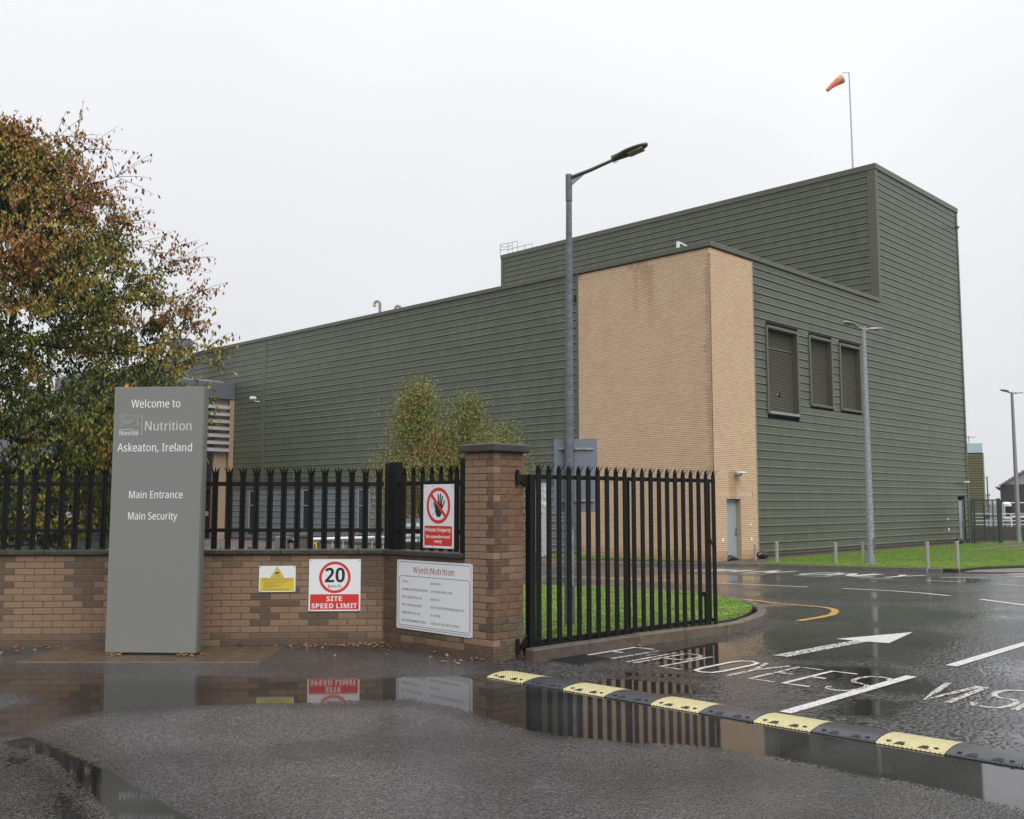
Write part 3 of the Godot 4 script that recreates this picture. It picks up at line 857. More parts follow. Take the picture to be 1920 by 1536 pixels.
func make_annex_bricks(f: Node3D) -> void:
	var s := Shape.new()
	s.box(Vector3(0.012, 0, -6.84), Vector3(0.13, 12.42, -0.012))
	s.box(Vector3(0.012, 2.5, -0.13), Vector3(3.155, 12.42, -0.010))
	s.box(Vector3(0.012, 0, -0.13), Vector3(0.86, 2.5, -0.010))
	s.box(Vector3(1.89, 0, -0.13), Vector3(3.155, 2.5, -0.010))
	s.box(Vector3(0.80, 0, -0.40), Vector3(1.95, 2.5, -0.30))
	part(f, "brick_backing", s.done(), M.mortar_buff)
	part(f, "door_jamb", box_mesh(Vector3(1.865, 0.0, -0.30), Vector3(1.888, 2.46, -0.004)), M.buff_flat)
	part(f, "door_lintel", box_mesh(Vector3(0.86, 2.46, -0.26), Vector3(1.89, 2.5, -0.012)), M.olive_dark)
	var one := box_mesh(Vector3(-0.1075, 0.0, -0.03), Vector3(0.1075, 0.0605, 0.0))
	var stand := box_mesh(Vector3(-0.0325, 0.0, -0.03), Vector3(0.0325, 0.215, 0.0))
	var stain := noise(77, 0.35, FastNoiseLite.TYPE_SIMPLEX_SMOOTH, 3)
	var places := []; var cols := []; var sp := []; var sc := []
	var left := Transform3D(Basis(Vector3.UP, -PI / 2), Vector3.ZERO)
	for face in 2:
		var length := 6.84 if face == 0 else 3.15
		var rows := 165
		for r in rows:
			var y := r * 0.075 + 0.005
			if r >= 162:
				if r == 162:
					var nn := int(length / 0.075)
					for k in nn:
						var x := (k + 0.5) * length / nn
						sp.append((left if face == 0 else Transform3D()) * at(-length + x if face == 0 else x, y, 0.0))
						sc.append(buff(stain, face, x, y))
				continue
			if r >= 3 and r < 6 and (face == 0 or x_in_soldier()):
				if r == 3:
					var nn := int(length / 0.075)
					for k in nn:
						var x := (k + 0.5) * length / nn
						if face == 1 and x > 0.84 and x < 1.91: continue
						sp.append((left if face == 0 else Transform3D()) * at(-length + x if face == 0 else x, y, 0.0))
						sc.append(buff(stain, face, x, y))
				continue
			if face == 1 and r >= 34 and r < 37:
				for e in [[0.053, 0.5], [0.16, 0.47], [2.87, 0.55], [2.99, 0.5], [3.10, 0.42]]:
					places.append(at(e[0], y, 0.0).scaled_local(Vector3(e[1], 1, 1)))
					cols.append(buff(stain, face, e[0], y))
				if r == 34:
					for k in 34:
						var x := 0.25 + k * 0.075
						sp.append(at(x, y, 0.0))
						sc.append(buff(stain, face, x, y))
				continue
			var shift := 0.0 if (r + face) % 2 == 0 else -0.1125
			var gaps := [[0.0, length]]
			if face == 1 and y < 2.46: gaps = [[0.0, 0.86], [1.89, length]]
			var k := 0
			while k * 0.225 + shift < length:
				for g in gaps:
					var a: float = maxf(k * 0.225 + shift, g[0])
					var b: float = minf(k * 0.225 + shift + 0.215, g[1])
					if b - a < 0.02: continue
					var x := (a + b) / 2.0
					var t: Transform3D = (left if face == 0 else Transform3D()) * at(-x if face == 0 else x, y, 0.0)
					places.append(t.scaled_local(Vector3((b - a) / 0.215, 1, 1)))
					cols.append(buff(stain, face, x, y))
				k += 1
	many(f, "brickwork", one, M.brick_buff, places, cols)
	many(f, "soldier_course", stand, M.brick_buff, sp, sc)

func x_in_soldier() -> bool:
	return true

func buff(stain: FastNoiseLite, face: int, x: float, y: float) -> Color:
	var k := rng.randf_range(0.92, 1.06)
	var c := Color(.62, .452, .29)
	var pink := clampf(stain.get_noise_2d(x * 2.0 + face * 40.0, y * 1.2) * 1.6 + (0.35 if face == 1 else 0.0), 0.0, 1.0)
	c = c.lerp(Color(.61, .42, .285), pink)
	# rust-brown runs under the coping, and along the corner
	for run in [[3.65, 2.0], [2.95, 2.6], [3.3, 1.2]]:
		if face == 0 and absf(x - run[0]) < 0.16 and y > 12.0 - run[1]: c = c.lerp(Color(.36, .215, .11), 0.45 * clampf((y - (12.0 - run[1])) / run[1] + .25, 0, 1))
	if face == 0 and x < 0.25 + 0.2 * stain.get_noise_2d(3.0, y * 2.0): c = c.lerp(Color(.30, .17, .09), 0.4)
	if face == 1 and y < 3.6 and y > 2.4 and absf(x - 1.35) < 0.28: c = c.lerp(Color(.33, .16, .07), 0.45)
	if y < 0.35: c = c.lerp(Color(.36, .20, .075), 0.5)
	if face == 0 and y > 10.9 and y < 11.1 and ((x > 0.75 and x < 1.2) or (x > 1.7 and x < 2.2)): c = c.lerp(Color(.5, .46, .42), 0.6)
	return Color(c.r * k, c.g * k, c.b * k)


# ------------------------------------------------------------------ the entrance bay on the long side
func make_entrance() -> void:
	var e := thing("entrance_porch", "entrance porch with a buff brick pier and pale horizontal louvres", "porch", bmat(36.1, 0, -0.65), YAW)
	# local: +z faces us, -x comes towards us from the factory wall
	part(e, "fascia", box_mesh(Vector3(-9.0, 8.95, -6.0), Vector3(0.0, 10.0, 0.12), 0.02), M.galv_dark)
	part(e, "roof_edge", box_mesh(Vector3(-8.95, 10.0, -6.0), Vector3(-0.8, 10.10, 0.02)), M.galv_pale)
	var pier := part(e, "brick_pier", box_mesh(Vector3(-0.32, -0.3, -0.4), Vector3(0.0, 8.95, 0.06)), M.mortar_buff)
	var br := Shape.new()
	for r in 122:
		var y := r * 0.075 - 0.25
		for k in 2:
			var x0 := -0.32 if k == 0 else (-0.20 if r % 2 else -0.09)
			var x1 := 0.0 if k == 1 else (-0.21 if r % 2 else -0.10)
			br.box(Vector3(x0, y, 0.05), Vector3(x1, y + 0.065, 0.068))
		for k in 8:
			br.box(Vector3(-1.2 + k * 0.11, y, -0.22), Vector3(-1.2 + k * 0.11 + 0.1, y + 0.065, -0.20))
	part(pier, "brickwork", br.done(), M.buff_flat, Transform3D(), "", "stuff")
	part(e, "brick_return", box_mesh(Vector3(-1.25, -0.3, -0.4), Vector3(-0.32, 8.95, -0.206)), M.mortar_buff)
	part(e, "recess", box_mesh(Vector3(-9.0, -0.2, -6.0), Vector3(-1.25, 8.95, -0.9)), M.glass_dark)
	for k in 3:
		part(e, "glazing_bar", box_mesh(Vector3(-1.5 - k * 1.3, -0.2, -0.9), Vector3(-1.44 - k * 1.3, 8.95, -0.84)), M.window_frame)
	for k in 7:
		var y := 8.42 - k * 0.455
		part(e, "louvre", box_mesh(Vector3(-6.5, -0.14, -0.02), Vector3(-0.33, 0.14, 0.02), 0.008), M.galv_pale, turned(Vector3.RIGHT, -32, Vector3(0, y, 0.10)))


# ------------------------------------------------------------------ grass
func lawn(called: String, outline: Array, up: float, label: String, count: int, tall: float, seed_: int, tone := 1.0) -> void:
	var o := PackedVector2Array(outline)
	if not Geometry2D.is_polygon_clockwise(o): o.reverse()
	o = Geometry2D.offset_polygon(o, 0.09)[0]
	var root := thing(called, label, "lawn", Vector3.ZERO, 0, "", "stuff")
	part(root, "turf", ground_mesh(o, up, Rect2(0, 0, 1, 1)), M.lawn)
	var skirt := Shape.new()
	for i in o.size():
		var a := o[i]; var b := o[(i + 1) % o.size()]
		skirt.quad(g3(a.x, a.y, -.02), g3(b.x, b.y, -.02), g3(b.x, b.y, up), g3(a.x, a.y, up))
	part(root, "turf_edge", skirt.done(), M.soil)
	var s := Shape.new()
	for k in 5:
		var a := k * 2.4
		var d := Vector3(cos(a), 0, sin(a))
		var q := Vector3(-d.z, 0, d.x) * 0.0045
		var b := d * 0.012
		var m := d * 0.02 + Vector3(0, 0.6, 0)
		var tip := d * (0.05 + 0.02 * (k % 3)) + Vector3(0, 1.0 - 0.1 * (k % 3), 0)
		s.quad(b - q, b + q, m + q * .8, m - q * .8)
		s.tri(m - q * .8, m + q * .8, tip)
	var tuft := s.done()
	var r := RandomNumberGenerator.new(); r.seed = seed_
	var nz := noise(seed_, 0.5, FastNoiseLite.TYPE_SIMPLEX_SMOOTH, 3)
	var box := Rect2(o[0], Vector2.ZERO)
	for p in o: box = box.expand(p)
	var places := []; var cols := []
	var tries := 0
	while places.size() < count and tries < count * 6:
		tries += 1
		var p := Vector2(r.randf_range(box.position.x, box.end.x), r.randf_range(box.position.y, box.end.y))
		if not Geometry2D.is_point_in_polygon(p, o): continue
		var k := r.randf_range(0.6, 1.25) * tall * (0.85 + 0.35 * nz.get_noise_2d(p.x * 2, p.y * 2))
		var w := 1.0 + tall * 6.0
		places.append(Transform3D(Basis(Vector3.UP, r.randf() * TAU).scaled(Vector3(w, k, w)), g3(p.x, p.y, up - 0.004)))
		var c := Color(.15, .295, .026).lerp(Color(.215, .33, .045), clampf(nz.get_noise_2d(p.x, p.y) + .4 + r.randf_range(-.3, .3), 0, 1))
		if r.randf() < 0.07: c = Color(.24, .21, .07)
		var v := r.randf_range(.75, 1.15) * tone
		cols.append(Color(c.r * v, c.g * v, c.b * v))
	many(root, "grass_blades", tuft, M.blade, places, cols)

func make_lawns() -> void:
	var isl := [Vector2(0.16, -10.98), Vector2(1.2, -11.98), Vector2(2.5, -13.22), Vector2(2.95, -13.85), Vector2(3.3, -14.6), Vector2(3.58, -15.4), Vector2(3.75, -16.2), Vector2(3.8, -17.2), Vector2(3.7, -18.2), Vector2(3.4, -19.2), Vector2(2.9, -20.0), Vector2(1.9, -20.8), Vector2(0.9, -21.5), Vector2(-1.5, -22.9), Vector2(-12, -25), Vector2(-12, -12.4), Vector2(-1.7, -12.3)]
	lawn("lawn", isl, 0.115, "bright green lawn island with a rounded kerb behind the open gate", 34000, 0.05, 5)
	var right := [Vector2(9.3, -36.6), Vector2(10.2, -35.25), Vector2(11.6, -33.9), Vector2(12.9, -32.6), Vector2(13.9, -31.3), Vector2(14.7, -32.3), Vector2(15.4, -33.0), Vector2(17.6, -34.5), Vector2(19.1, -37.3), Vector2(22.5, -44), Vector2(25, -48.6), Vector2(21.6, -47.6), Vector2(27.0, -53.2), Vector2(29.5, -56.0), Vector2(26.2, -55.2), Vector2(19.5, -48.6), Vector2(14, -42.8), Vector2(10.6, -39.4)]
	lawn("lawn", right, 0.10, "bright green lawn between the kerb and the factory's gable wall", 20000, 0.07, 6)
	solid("gravel_strip", ground_mesh(PackedVector2Array([Vector2(7.0, -37.3), Vector2(9.3, -36.6), Vector2(10.6, -39.4), Vector2(14, -42.8), Vector2(19.5, -48.6), Vector2(26.2, -55.2), Vector2(29.5, -56), Vector2(30, -60), Vector2(26.6, -57.6), Vector2(7.8, -38.4)]), 0.09, Rect2(0, 0, 1, 1)), M.gravel, "brown gravel strip along the foot of the gable wall", "", Vector3.ZERO, 0, "", "structure")
	lawn("lawn", [Vector2(-4.5, -49.6), Vector2(1.4, -43.8), Vector2(7.1, -38.3), Vector2(6.0, -38.2), Vector2(-1.0, -42.6), Vector2(-6.5, -48.5)], 0.105, "narrow grass verge at the foot of the long factory wall behind the gate", 3000, 0.07, 7)
	lawn("lawn", [Vector2(-20, -47.5), Vector2(-9.0, -45.0), Vector2(-9.5, -47.5), Vector2(-20, -51)], 0.06, "grass strip beside the road barrier behind the fence", 3000, 0.07, 8)
	lawn("lawn", [Vector2(-40, -60), Vector2(-16, -36), Vector2(-13.5, -44), Vector2(-24, -62)], 0.05, "grass behind the left part of the fence under the autumn tree", 5000, 0.08, 9, 0.8)
	# kerbs, one stone after another
	kerb("kerb", [Vector2(0.13, -10.62), Vector2(1.1, -11.55), Vector2(2.66, -13.03)], 0.914, 0.13, 0.15, "weathered concrete kerb under the open gate", M.kerb, true)
	kerb("kerb", [Vector2(2.66, -13.03), Vector2(3.05, -13.55), Vector2(3.42, -14.3), Vector2(3.72, -15.2), Vector2(3.9, -16.1), Vector2(3.95, -17.2), Vector2(3.85, -18.3), Vector2(3.55, -19.3), Vector2(3.0, -20.15), Vector2(1.95, -20.95), Vector2(0.9, -21.65), Vector2(-1.5, -23.0)], 0.60, 0.13, 0.14, "curved grey kerb round the tip of the lawn island", M.kerb, true)
	kerb("kerb", [Vector2(-9, -42), Vector2(0.0, -37.5), Vector2(6.2, -37.25), Vector2(7.7, -37.0), Vector2(9.2, -36.2), Vector2(10.08, -35.15), Vector2(11.47, -33.75), Vector2(12.76, -32.45), Vector2(13.55, -31.45)], 0.50, 0.12, 0.14, "long grey kerb along the far side of the road below the brick corner", M.kerb_far, true)
	kerb("kerb", [Vector2(21.4, -47.2), Vector2(24.6, -50.3), Vector2(29.5, -55.2)], 0.9, 0.14, 0.14, "pale kerb between the far lawn and the car park", M.paving, true)

func kerb(called: String, line: Array, stone: float, h: float, w: float, label: String, m: Material, _inside: bool) -> void:
	var k := thing(called, label, "", Vector3.ZERO, 0, "", "structure")
	# walk the line and set stones end to end
	var total := 0.0
	for i in line.size() - 1: total += line[i].distance_to(line[i + 1])
	var n := maxi(1, roundi(total / stone))
	var pts := []
	for j in n + 1:
		var want := total * j / n
		var run := 0.0
		for i in line.size() - 1:
			var d: float = line[i].distance_to(line[i + 1])
			if want <= run + d + 1e-4:
				pts.append(line[i].lerp(line[i + 1], clampf((want - run) / d, 0, 1)))
				break
			run += d
	for j in pts.size() - 1:
		var a := g3(pts[j].x, pts[j].y)
		var b := g3(pts[j + 1].x, pts[j + 1].y)
		var x := (b - a).normalized()
		var z := x.cross(Vector3.UP).normalized()
		var y := z.cross(x)
		var len := a.distance_to(b)
		var s := Shape.new()
		s.bevel_box(Vector3(0.004, -0.06, -w), Vector3(len - 0.004, h + rng.randf_range(-.004, .004), rng.randf_range(-.003, .003)), 0.014)
		part(k, "kerb_stone", s.done(), m if rng.randf() < 0.75 or m != M.kerb else M.kerb_dark, Transform3D(Basis(x, y, -z), a))


# ------------------------------------------------------------------ brick walls and fence
func brick_mesh(l: float, h: float, d: float) -> ArrayMesh:
	var key := "brick %.4f %.4f %.4f" % [l, h, d]
	if not X.has(key): X[key] = box_mesh(Vector3(0, 0, -d), Vector3(l, h, 0), 0.0028)
	return X[key]

func pick(a: Array) -> Material:
	return a[rng.randi() % a.size()]

func make_boundary() -> void:
	# front wall: local x runs along it to the bend, which is x = 0; z is its front
	var w := thing("boundary_wall", "low brown brick boundary wall with dark concrete coping, left of the bend", "wall", Vector3(-1.513, 0, -11.812), 3.4)
	var left := -6.6
	part(w, "mortar", box_mesh(Vector3(left, -0.1, -0.21), Vector3(0.0, 1.052, -0.003)), M.mortar)
	var nz := noise(9, 0.9, FastNoiseLite.TYPE_SIMPLEX_SMOOTH, 3)
	# where water runs down: [x, half width, how far down in metres, how wet]
	var runs := [[-4.46, .16, .95, 1.0], [-3.42, .26, .55, 1.0], [-3.36, .12, .80, 1.0], [-1.95, .34, .26, .8], [-1.2, .22, .18, .8], [-0.16, .24, .5, .9], [-.10, .12, .8, .8], [-2.05, .1, .5, .7], [-5.2, .25, .6, 1.0]]
	var hidden := Shape.new()
	for r in 14:
		var y := r * 0.075 + 0.003
		var x := left + (0.0 if r % 2 == 0 else -0.1125)
		while x < -0.02:
			var x0 := maxf(x, left)
			var l := minf(x + 0.215, 0.0) - x0
			if l > 0.03:
				var cx := x0 + l / 2
				var reach := 1.06 - y
				var damp := 0.0
				for q in runs:
					var side: float = 1.0 - absf(cx - q[0] + 0.06 * nz.get_noise_2d(q[0] * 9, y * 5)) / q[1]
					var down: float = 1.0 - (reach - q[2] * 0.75) / (q[2] * 0.35)
					damp = maxf(damp, clampf(side * 3.0, 0.0, 1.0) * clampf(down, 0.0, 1.0) * q[3])
				# below the small signs
				if y < 0.62 and absf(cx + 1.36) < .11 and y > .2: damp = 1.0
				if y < 0.62 and absf(cx + 1.10) < .08 and y > .38: damp = .9
				if y < 0.40 and cx > -0.93 and cx < -0.60: damp = maxf(damp, clampf((y - .08) * 6.0, 0, 1))
				damp = maxf(damp, clampf((0.17 - y) * 7.0 + 0.5 * nz.get_noise_2d(cx * 2.0, 5.0), 0.0, 1.0))
				damp = maxf(damp, clampf(0.35 + (y - 0.97) * 7.0 + 0.9 * nz.get_noise_2d(cx * 1.5, 1.0), 0.0, 0.8) if y > .93 else 0.0)
				var grade := clampi(int(damp * 3.5 + rng.randf_range(-.1, .1)), 0, 3)
				var z := rng.randf_range(-0.0012, 0.0012)
				if (cx > -2.83 and cx < -1.98) or cx < -4.95:      # behind the tall sign, or past the picture's edge
					hidden.box(Vector3(x0, y, -0.1), Vector3(x0 + l, y + 0.066, z))
				else:
					part(w, "brick", brick_mesh(snappedf(l, 0.0005), 0.066, 0.10), pick(M.brick_levels[grade]), at(x0, y, z))
			x += 0.225
	part(w, "brickwork", hidden.done(), M.brick[0], Transform3D(), "", "stuff")
	var cx := left
	while cx < -0.1:
		var l := minf(0.9, -cx)
		part(w, "coping_stone", box_mesh(Vector3(cx + 0.003, 1.055, -0.245), Vector3(cx + l - 0.003, 1.106 + rng.randf_range(-.002, .002), 0.035), 0.006), M.coping)
		cx += 0.9
	# expansion joint at the bend
	part(w, "expansion_joint", box_mesh(Vector3(-0.012, 0, -0.02), Vector3(0.006, 1.055, 0.004)), M.mortar)
	# splayed wall: local x = 0 is its face, it runs from z = -0.45 (pillar) to z = -1.865 (bend)
	var sw := thing("boundary_wall", "short splayed brick wall between the bend and the gate pillar, carrying the white information board", "wall", Vector3(-0.194, 0, -10.493), 45.0)
	var turn := Transform3D(Basis(Vector3.UP, -PI / 2), Vector3.ZERO)   # brick x runs along +z, front faces -x
	part(sw, "mortar", box_mesh(Vector3(0.005, -0.1, -1.865), Vector3(0.21, 1.052, -0.45)), M.mortar)
	for r in 14:
		var y := r * 0.075 + 0.003
		var z := -1.865 + (0.0 if r % 2 == 0 else -0.1125)
		while z < -0.46:
			var z0 := maxf(z, -1.86)
			var l := minf(z + 0.215, -0.455) - z0
			if l > 0.03:
				var m: Material = pick(M.brick)
				if z0 < -1.62 or r >= 12 or r == 0: m = pick(M.brick_damp)
				elif r <= 2: m = pick(M.brick_levels[1] if rng.randf() < .6 else M.brick_moss)
				part(sw, "brick", brick_mesh(snappedf(l, 0.0005), 0.066, 0.10), m, turn * at(z0, y, rng.randf_range(-0.002, 0.002)))
			z += 0.225
	for k in 2:
		part(sw, "coping_stone", box_mesh(Vector3(-0.035, 1.055, -1.88 + k * 0.72), Vector3(0.245, 1.107, -1.166 + k * 0.71), 0.006), M.coping)
	# gate pillar, two bricks square, laid so that each course turns the corner
	var p := thing("gate_pillar", "square brown brick gate pillar with a concrete cap, stained dark down its corner", "pillar", Vector3(-0.194, 0, -10.493), 45.0)
	part(p, "mortar", box_mesh(Vector3(0.005, -0.1, -0.445), Vector3(0.445, 2.195, -0.005)), M.mortar)
	for r in 29:
		var y := r * 0.0757 + 0.003
		var spans := [[0.0, 0.2200], [0.2300, 0.45]]
		var mid := [0.1175, 0.3325]
		var ends := [[0.0, 0.1075], [0.3425, 0.45]]
		var right := spans if r % 2 == 1 else [ends[0], mid, ends[1]]
		var lft := spans if r % 2 == 0 else [ends[0], mid, ends[1]]
		for e in right:
			part(p, "brick", brick_mesh(e[1] - e[0], 0.066, 0.10 if r % 2 == 1 else 0.09), pillar_mat(r, e[0] + .02, true), at(e[0], y, rng.randf_range(-0.002, 0.002)))
		for e in lft:
			# start behind the brick that owns the corner
			if r % 2 == 1 and e[0] < 0.01: continue
			if r % 2 == 0 and e[0] < 0.01 and false: continue
			var a: float = e[0]
			part(p, "brick", brick_mesh(e[1] - a, 0.066, 0.10), pillar_mat(r, a, false), turn * at(-e[1], y, rng.randf_range(-0.002, 0.002)))
	part(p, "cap_stone", box_mesh(Vector3(-0.055, 2.197, -0.505), Vector3(0.505, 2.285, 0.055), 0.012), M.coping)
	var lich := Shape.new()
	lich.bevel_box(Vector3(-0.03, 2.2845, -0.48), Vector3(0.48, 2.289, 0.03), 0.002)
	part(p, "cap_top", lich.done(), M.coping_pale)
	make_fence()

func pillar_mat(r: int, a: float, right: bool) -> Material:
	if r <= 5 and rng.randf() < (.6 if right else .3): return pick(M.brick_moss)
	if r <= 1: return pick(M.brick_damp)
	if right and a < 0.1 and r > 9 and r < 22: return pick(M.brick_damp)
	if right and r > 10 and r < 16: return pick(M.brick_levels[1])
	return pick(M.brick_pillar) if right else pick(M.brick)

func pale_mesh(h: float, wide := 0.070) -> ArrayMesh:   # one W-section palisade pale with a splayed triple point
	var key := "pale %.3f %.3f" % [h, wide]
	if X.has(key): return X[key]
	var s := Shape.new()
	var k := wide / 0.070
	var prof := [Vector2(-.035 * k, -.012), Vector2(-.026 * k, .004), Vector2(-.012 * k, .004), Vector2(0, -.006), Vector2(.012 * k, .004), Vector2(.026 * k, .004), Vector2(.035 * k, -.012)]
	var top := h - 0.105
	for i in 6:
		var a: Vector2 = prof[i]; var b: Vector2 = prof[i + 1]
		s.quad(Vector3(a.x, 0, a.y), Vector3(b.x, 0, b.y), Vector3(b.x, top, b.y), Vector3(a.x, top, a.y))
		s.quad(Vector3(b.x, 0, b.y - .003), Vector3(a.x, 0, a.y - .003), Vector3(a.x, top, a.y - .003), Vector3(b.x, top, b.y - .003))
	# three prongs: the outer two curl sideways and forward
	for sg in [-1.0, 1.0]:
		var q := [Vector3(sg * .035 * k, top, -.012), Vector3(sg * .004, top, -.002), Vector3(sg * .016, top + .045, .008), Vector3(sg * .040 * k, top + .05, .002), Vector3(sg * .034, top + .075, .022), Vector3(sg * .054 * k, top + .092, .032)]
		s.quad(q[0], q[1], q[2], q[3])
		s.tri(q[3], q[2], q[4]); s.tri(q[3], q[4], q[5])
		var o := Vector3(0, 0, -.004)
		s.quad(q[1] + o, q[0] + o, q[3] + o, q[2] + o)
		s.tri(q[2] + o, q[3] + o, q[4] + o); s.tri(q[4] + o, q[3] + o, q[5] + o)
	var c := [Vector3(-.014, top, -.004), Vector3(.014, top, -.004), Vector3(.009, top + .06, .004), Vector3(-.009, top + .06, .004), Vector3(0, top + .105, .016)]
	s.quad(c[0], c[1], c[2], c[3]); s.tri(c[3], c[2], c[4])
	var o2 := Vector3(0, 0, -.004)
	s.quad(c[1] + o2, c[0] + o2, c[3] + o2, c[2] + o2); s.tri(c[2] + o2, c[3] + o2, c[4] + o2)
	X[key] = s.done()
	return X[key]

func make_fence() -> void:
	var f := thing("palisade_fence", "long black steel palisade fence standing on the front wall", "fence", Vector3(-1.513, 0, -11.812), 3.4)
	var pm := pale_mesh(0.975)
	for k in 34:
		part(f, "pale", pm, M.fence, turned(Vector3.UP, rng.randf_range(-3, 3), Vector3(-0.075 - 0.161 * k, 1.113, -0.085)))
	part(f, "rail", box_mesh(Vector3(-6.5, 1.856, -0.145), Vector3(-0.02, 1.906, -0.100), 0.004), M.fence)
	part(f, "rail", box_mesh(Vector3(-6.5, 1.312, -0.145), Vector3(-0.02, 1.355, -0.100), 0.004), M.fence)
	for x in [0.045, -2.75, -5.5]:
		var post := Shape.new()
		post.bevel_box(Vector3(x - 0.055, 1.107, -0.20), Vector3(x + 0.055, 2.135, -0.147), 0.004)
		part(f, "post", post.done(), M.fence)
	var g := thing("palisade_fence", "short black palisade fence on the splayed wall beside the pillar", "fence", Vector3(-0.194, 0, -10.493), 45.0)
	var turn := Transform3D(Basis(Vector3.UP, -PI / 2), Vector3.ZERO)
	for z in [-1.619, -1.446, -1.278, -1.117, -0.955, -0.796, -0.69]:
		part(g, "pale", pm, M.fence, turn * at(z, 1.113, -0.085))
	part(g, "rail", box_mesh(Vector3(0.100, 1.856, -1.76), Vector3(0.145, 1.906, -0.45), 0.004), M.fence)
	part(g, "rail", box_mesh(Vector3(0.100, 1.312, -1.76), Vector3(0.145, 1.355, -0.45), 0.004), M.fence)
	part(g, "post", box_mesh(Vector3(0.06, 1.108, -0.60), Vector3(0.17, 2.15, -0.47), 0.004), M.fence)
	part(g, "post", box_mesh(Vector3(0.06, 1.108, -1.85), Vector3(0.17, 2.14, -1.74), 0.004), M.fence)


# ------------------------------------------------------------------ the open gate leaf
func make_gate() -> void:
	var g := thing("gate", "tall black steel palisade gate leaf standing open behind the pillar", "gate", Vector3(0.28, 0.05, -10.84), rad_to_deg(atan2(0.667, 0.745)))
	var pm := pale_mesh(2.04, 0.072)
	for k in 21:
		part(g, "pale", pm, M.fence, turned(Vector3.UP, rng.randf_range(-2, 2), Vector3(0.023 + 0.1566 * k, 0, 0)))
	part(g, "top_rail", box_mesh(Vector3(-0.06, 1.868, -0.075), Vector3(3.15, 1.915, -0.022), 0.004), M.fence)
	part(g, "bottom_rail", box_mesh(Vector3(-0.06, 0.085, -0.075), Vector3(3.15, 0.130, -0.022), 0.004), M.fence)
	part(g, "hinge_stile", box_mesh(Vector3(-0.095, 0.05, -0.10), Vector3(-0.012, 1.915, -0.015), 0.006), M.fence)
	part(g, "middle_stile", box_mesh(Vector3(1.52, 0.10, -0.13), Vector3(1.60, 1.87, -0.078), 0.006), M.fence)
	part(g, "end_stile", box_mesh(Vector3(3.05, 0.085, -0.075), Vector3(3.10, 1.868, -0.02), 0.004), M.fence)
	var gu := Shape.new()
	gu.prism(PackedVector2Array([Vector2(-0.09, 1.74), Vector2(-0.09, 1.91), Vector2(-0.27, 1.91), Vector2(-0.27, 1.885)]), -0.07, -0.05)
	gu.prism(PackedVector2Array([Vector2(-0.09, 0.06), Vector2(-0.20, 0.06), Vector2(-0.20, 0.09), Vector2(-0.09, 0.21)]), -0.07, -0.05)
	part(g, "hinge_bracket", gu.done(), M.fence)
	for y in [0.07, 1.87]:
		part(g, "hinge_pin", tube_mesh([Vector3(-0.24, y - .07, -.06), Vector3(-0.24, y + .09, -.06)], [.022, .022], 8), M.fence)
	part(g, "bolt_plate", box_mesh(Vector3(2.86, 0.42, -0.035), Vector3(3.08, 0.475, -0.012), 0.003), M.fence)
	part(g, "drop_bolt", box_mesh(Vector3(2.93, 0.04, -0.018), Vector3(3.00, 0.46, 0.012), 0.004), M.fence)
	part(g, "drop_rod", tube_mesh([Vector3(3.035, -0.085, 0), Vector3(3.035, 0.9, 0)], [.011, .011], 8), M.fence)
	part(g, "latch", tube_mesh([Vector3(2.98, 1.14, .01), Vector3(3.05, 1.14, .012), Vector3(3.09, 1.05, .012)], [.01, .01, .01], 6), M.fence)


# ------------------------------------------------------------------ lettering
func letters(parent: Node, s: String, font: SystemFont, cap: float, width: float, t: Transform3D, m: Material, deep := 0.002) -> void:
	# capital height, overall width (0 = natural), transform of the left end of the baseline
	if not font_size_of.has(font):
		var probe := TextMesh.new()
		_setup(probe, font, "H", 0.01)
		var a := probe.get_aabb()
		font_size_of[font] = [a.position.y, a.size.y]
	var tm := TextMesh.new()
	_setup(tm, font, s, 0.01)
	var b := tm.get_aabb()
	var base: Array = font_size_of[font]
	var sy: float = cap / base[1]
	var sx: float = sy if width <= 0.0 else width / b.size.x
	var o := Transform3D(Basis(Vector3(sx, 0, 0), Vector3(0, sy, 0), Vector3(0, 0, deep / 0.01)), Vector3(-b.position.x * sx, -base[0] * sy, deep * 0.5))
	part(parent, "lettering", tm, m, t * o)

func _setup(tm: TextMesh, font: SystemFont, s: String, deep: float) -> void:
	tm.font = font
	tm.font_size = 48
	tm.pixel_size = 0.01
	tm.depth = deep
	tm.curve_step = 2.0
	tm.horizontal_alignment = HORIZONTAL_ALIGNMENT_LEFT
	tm.text = s

func flat(parent: Node, called: String, shape: Shape, m: Material, t := Transform3D()) -> MeshInstance3D:
	return part(parent, called, shape.done(), m, t)

func round_rect(x0: float, y0: float, x1: float, y1: float, r: float) -> PackedVector2Array:
	var o := PackedVector2Array()
	for c in [[x1 - r, y0 + r, -90], [x1 - r, y1 - r, 0], [x0 + r, y1 - r, 90], [x0 + r, y0 + r, 180]]:
		for k in 5:
			var a := deg_to_rad(c[2] + 22.5 * k)
			o.append(Vector2(c[0] + cos(a) * r, c[1] + sin(a) * r))
	return o

func outline(poly: PackedVector2Array, w: float, z0: float, z1: float, s: Shape) -> void:
	var pts := Array(poly)
	pts.append(poly[0]); pts.append(poly[1])
	s.stroke(pts, w, z0, z1)

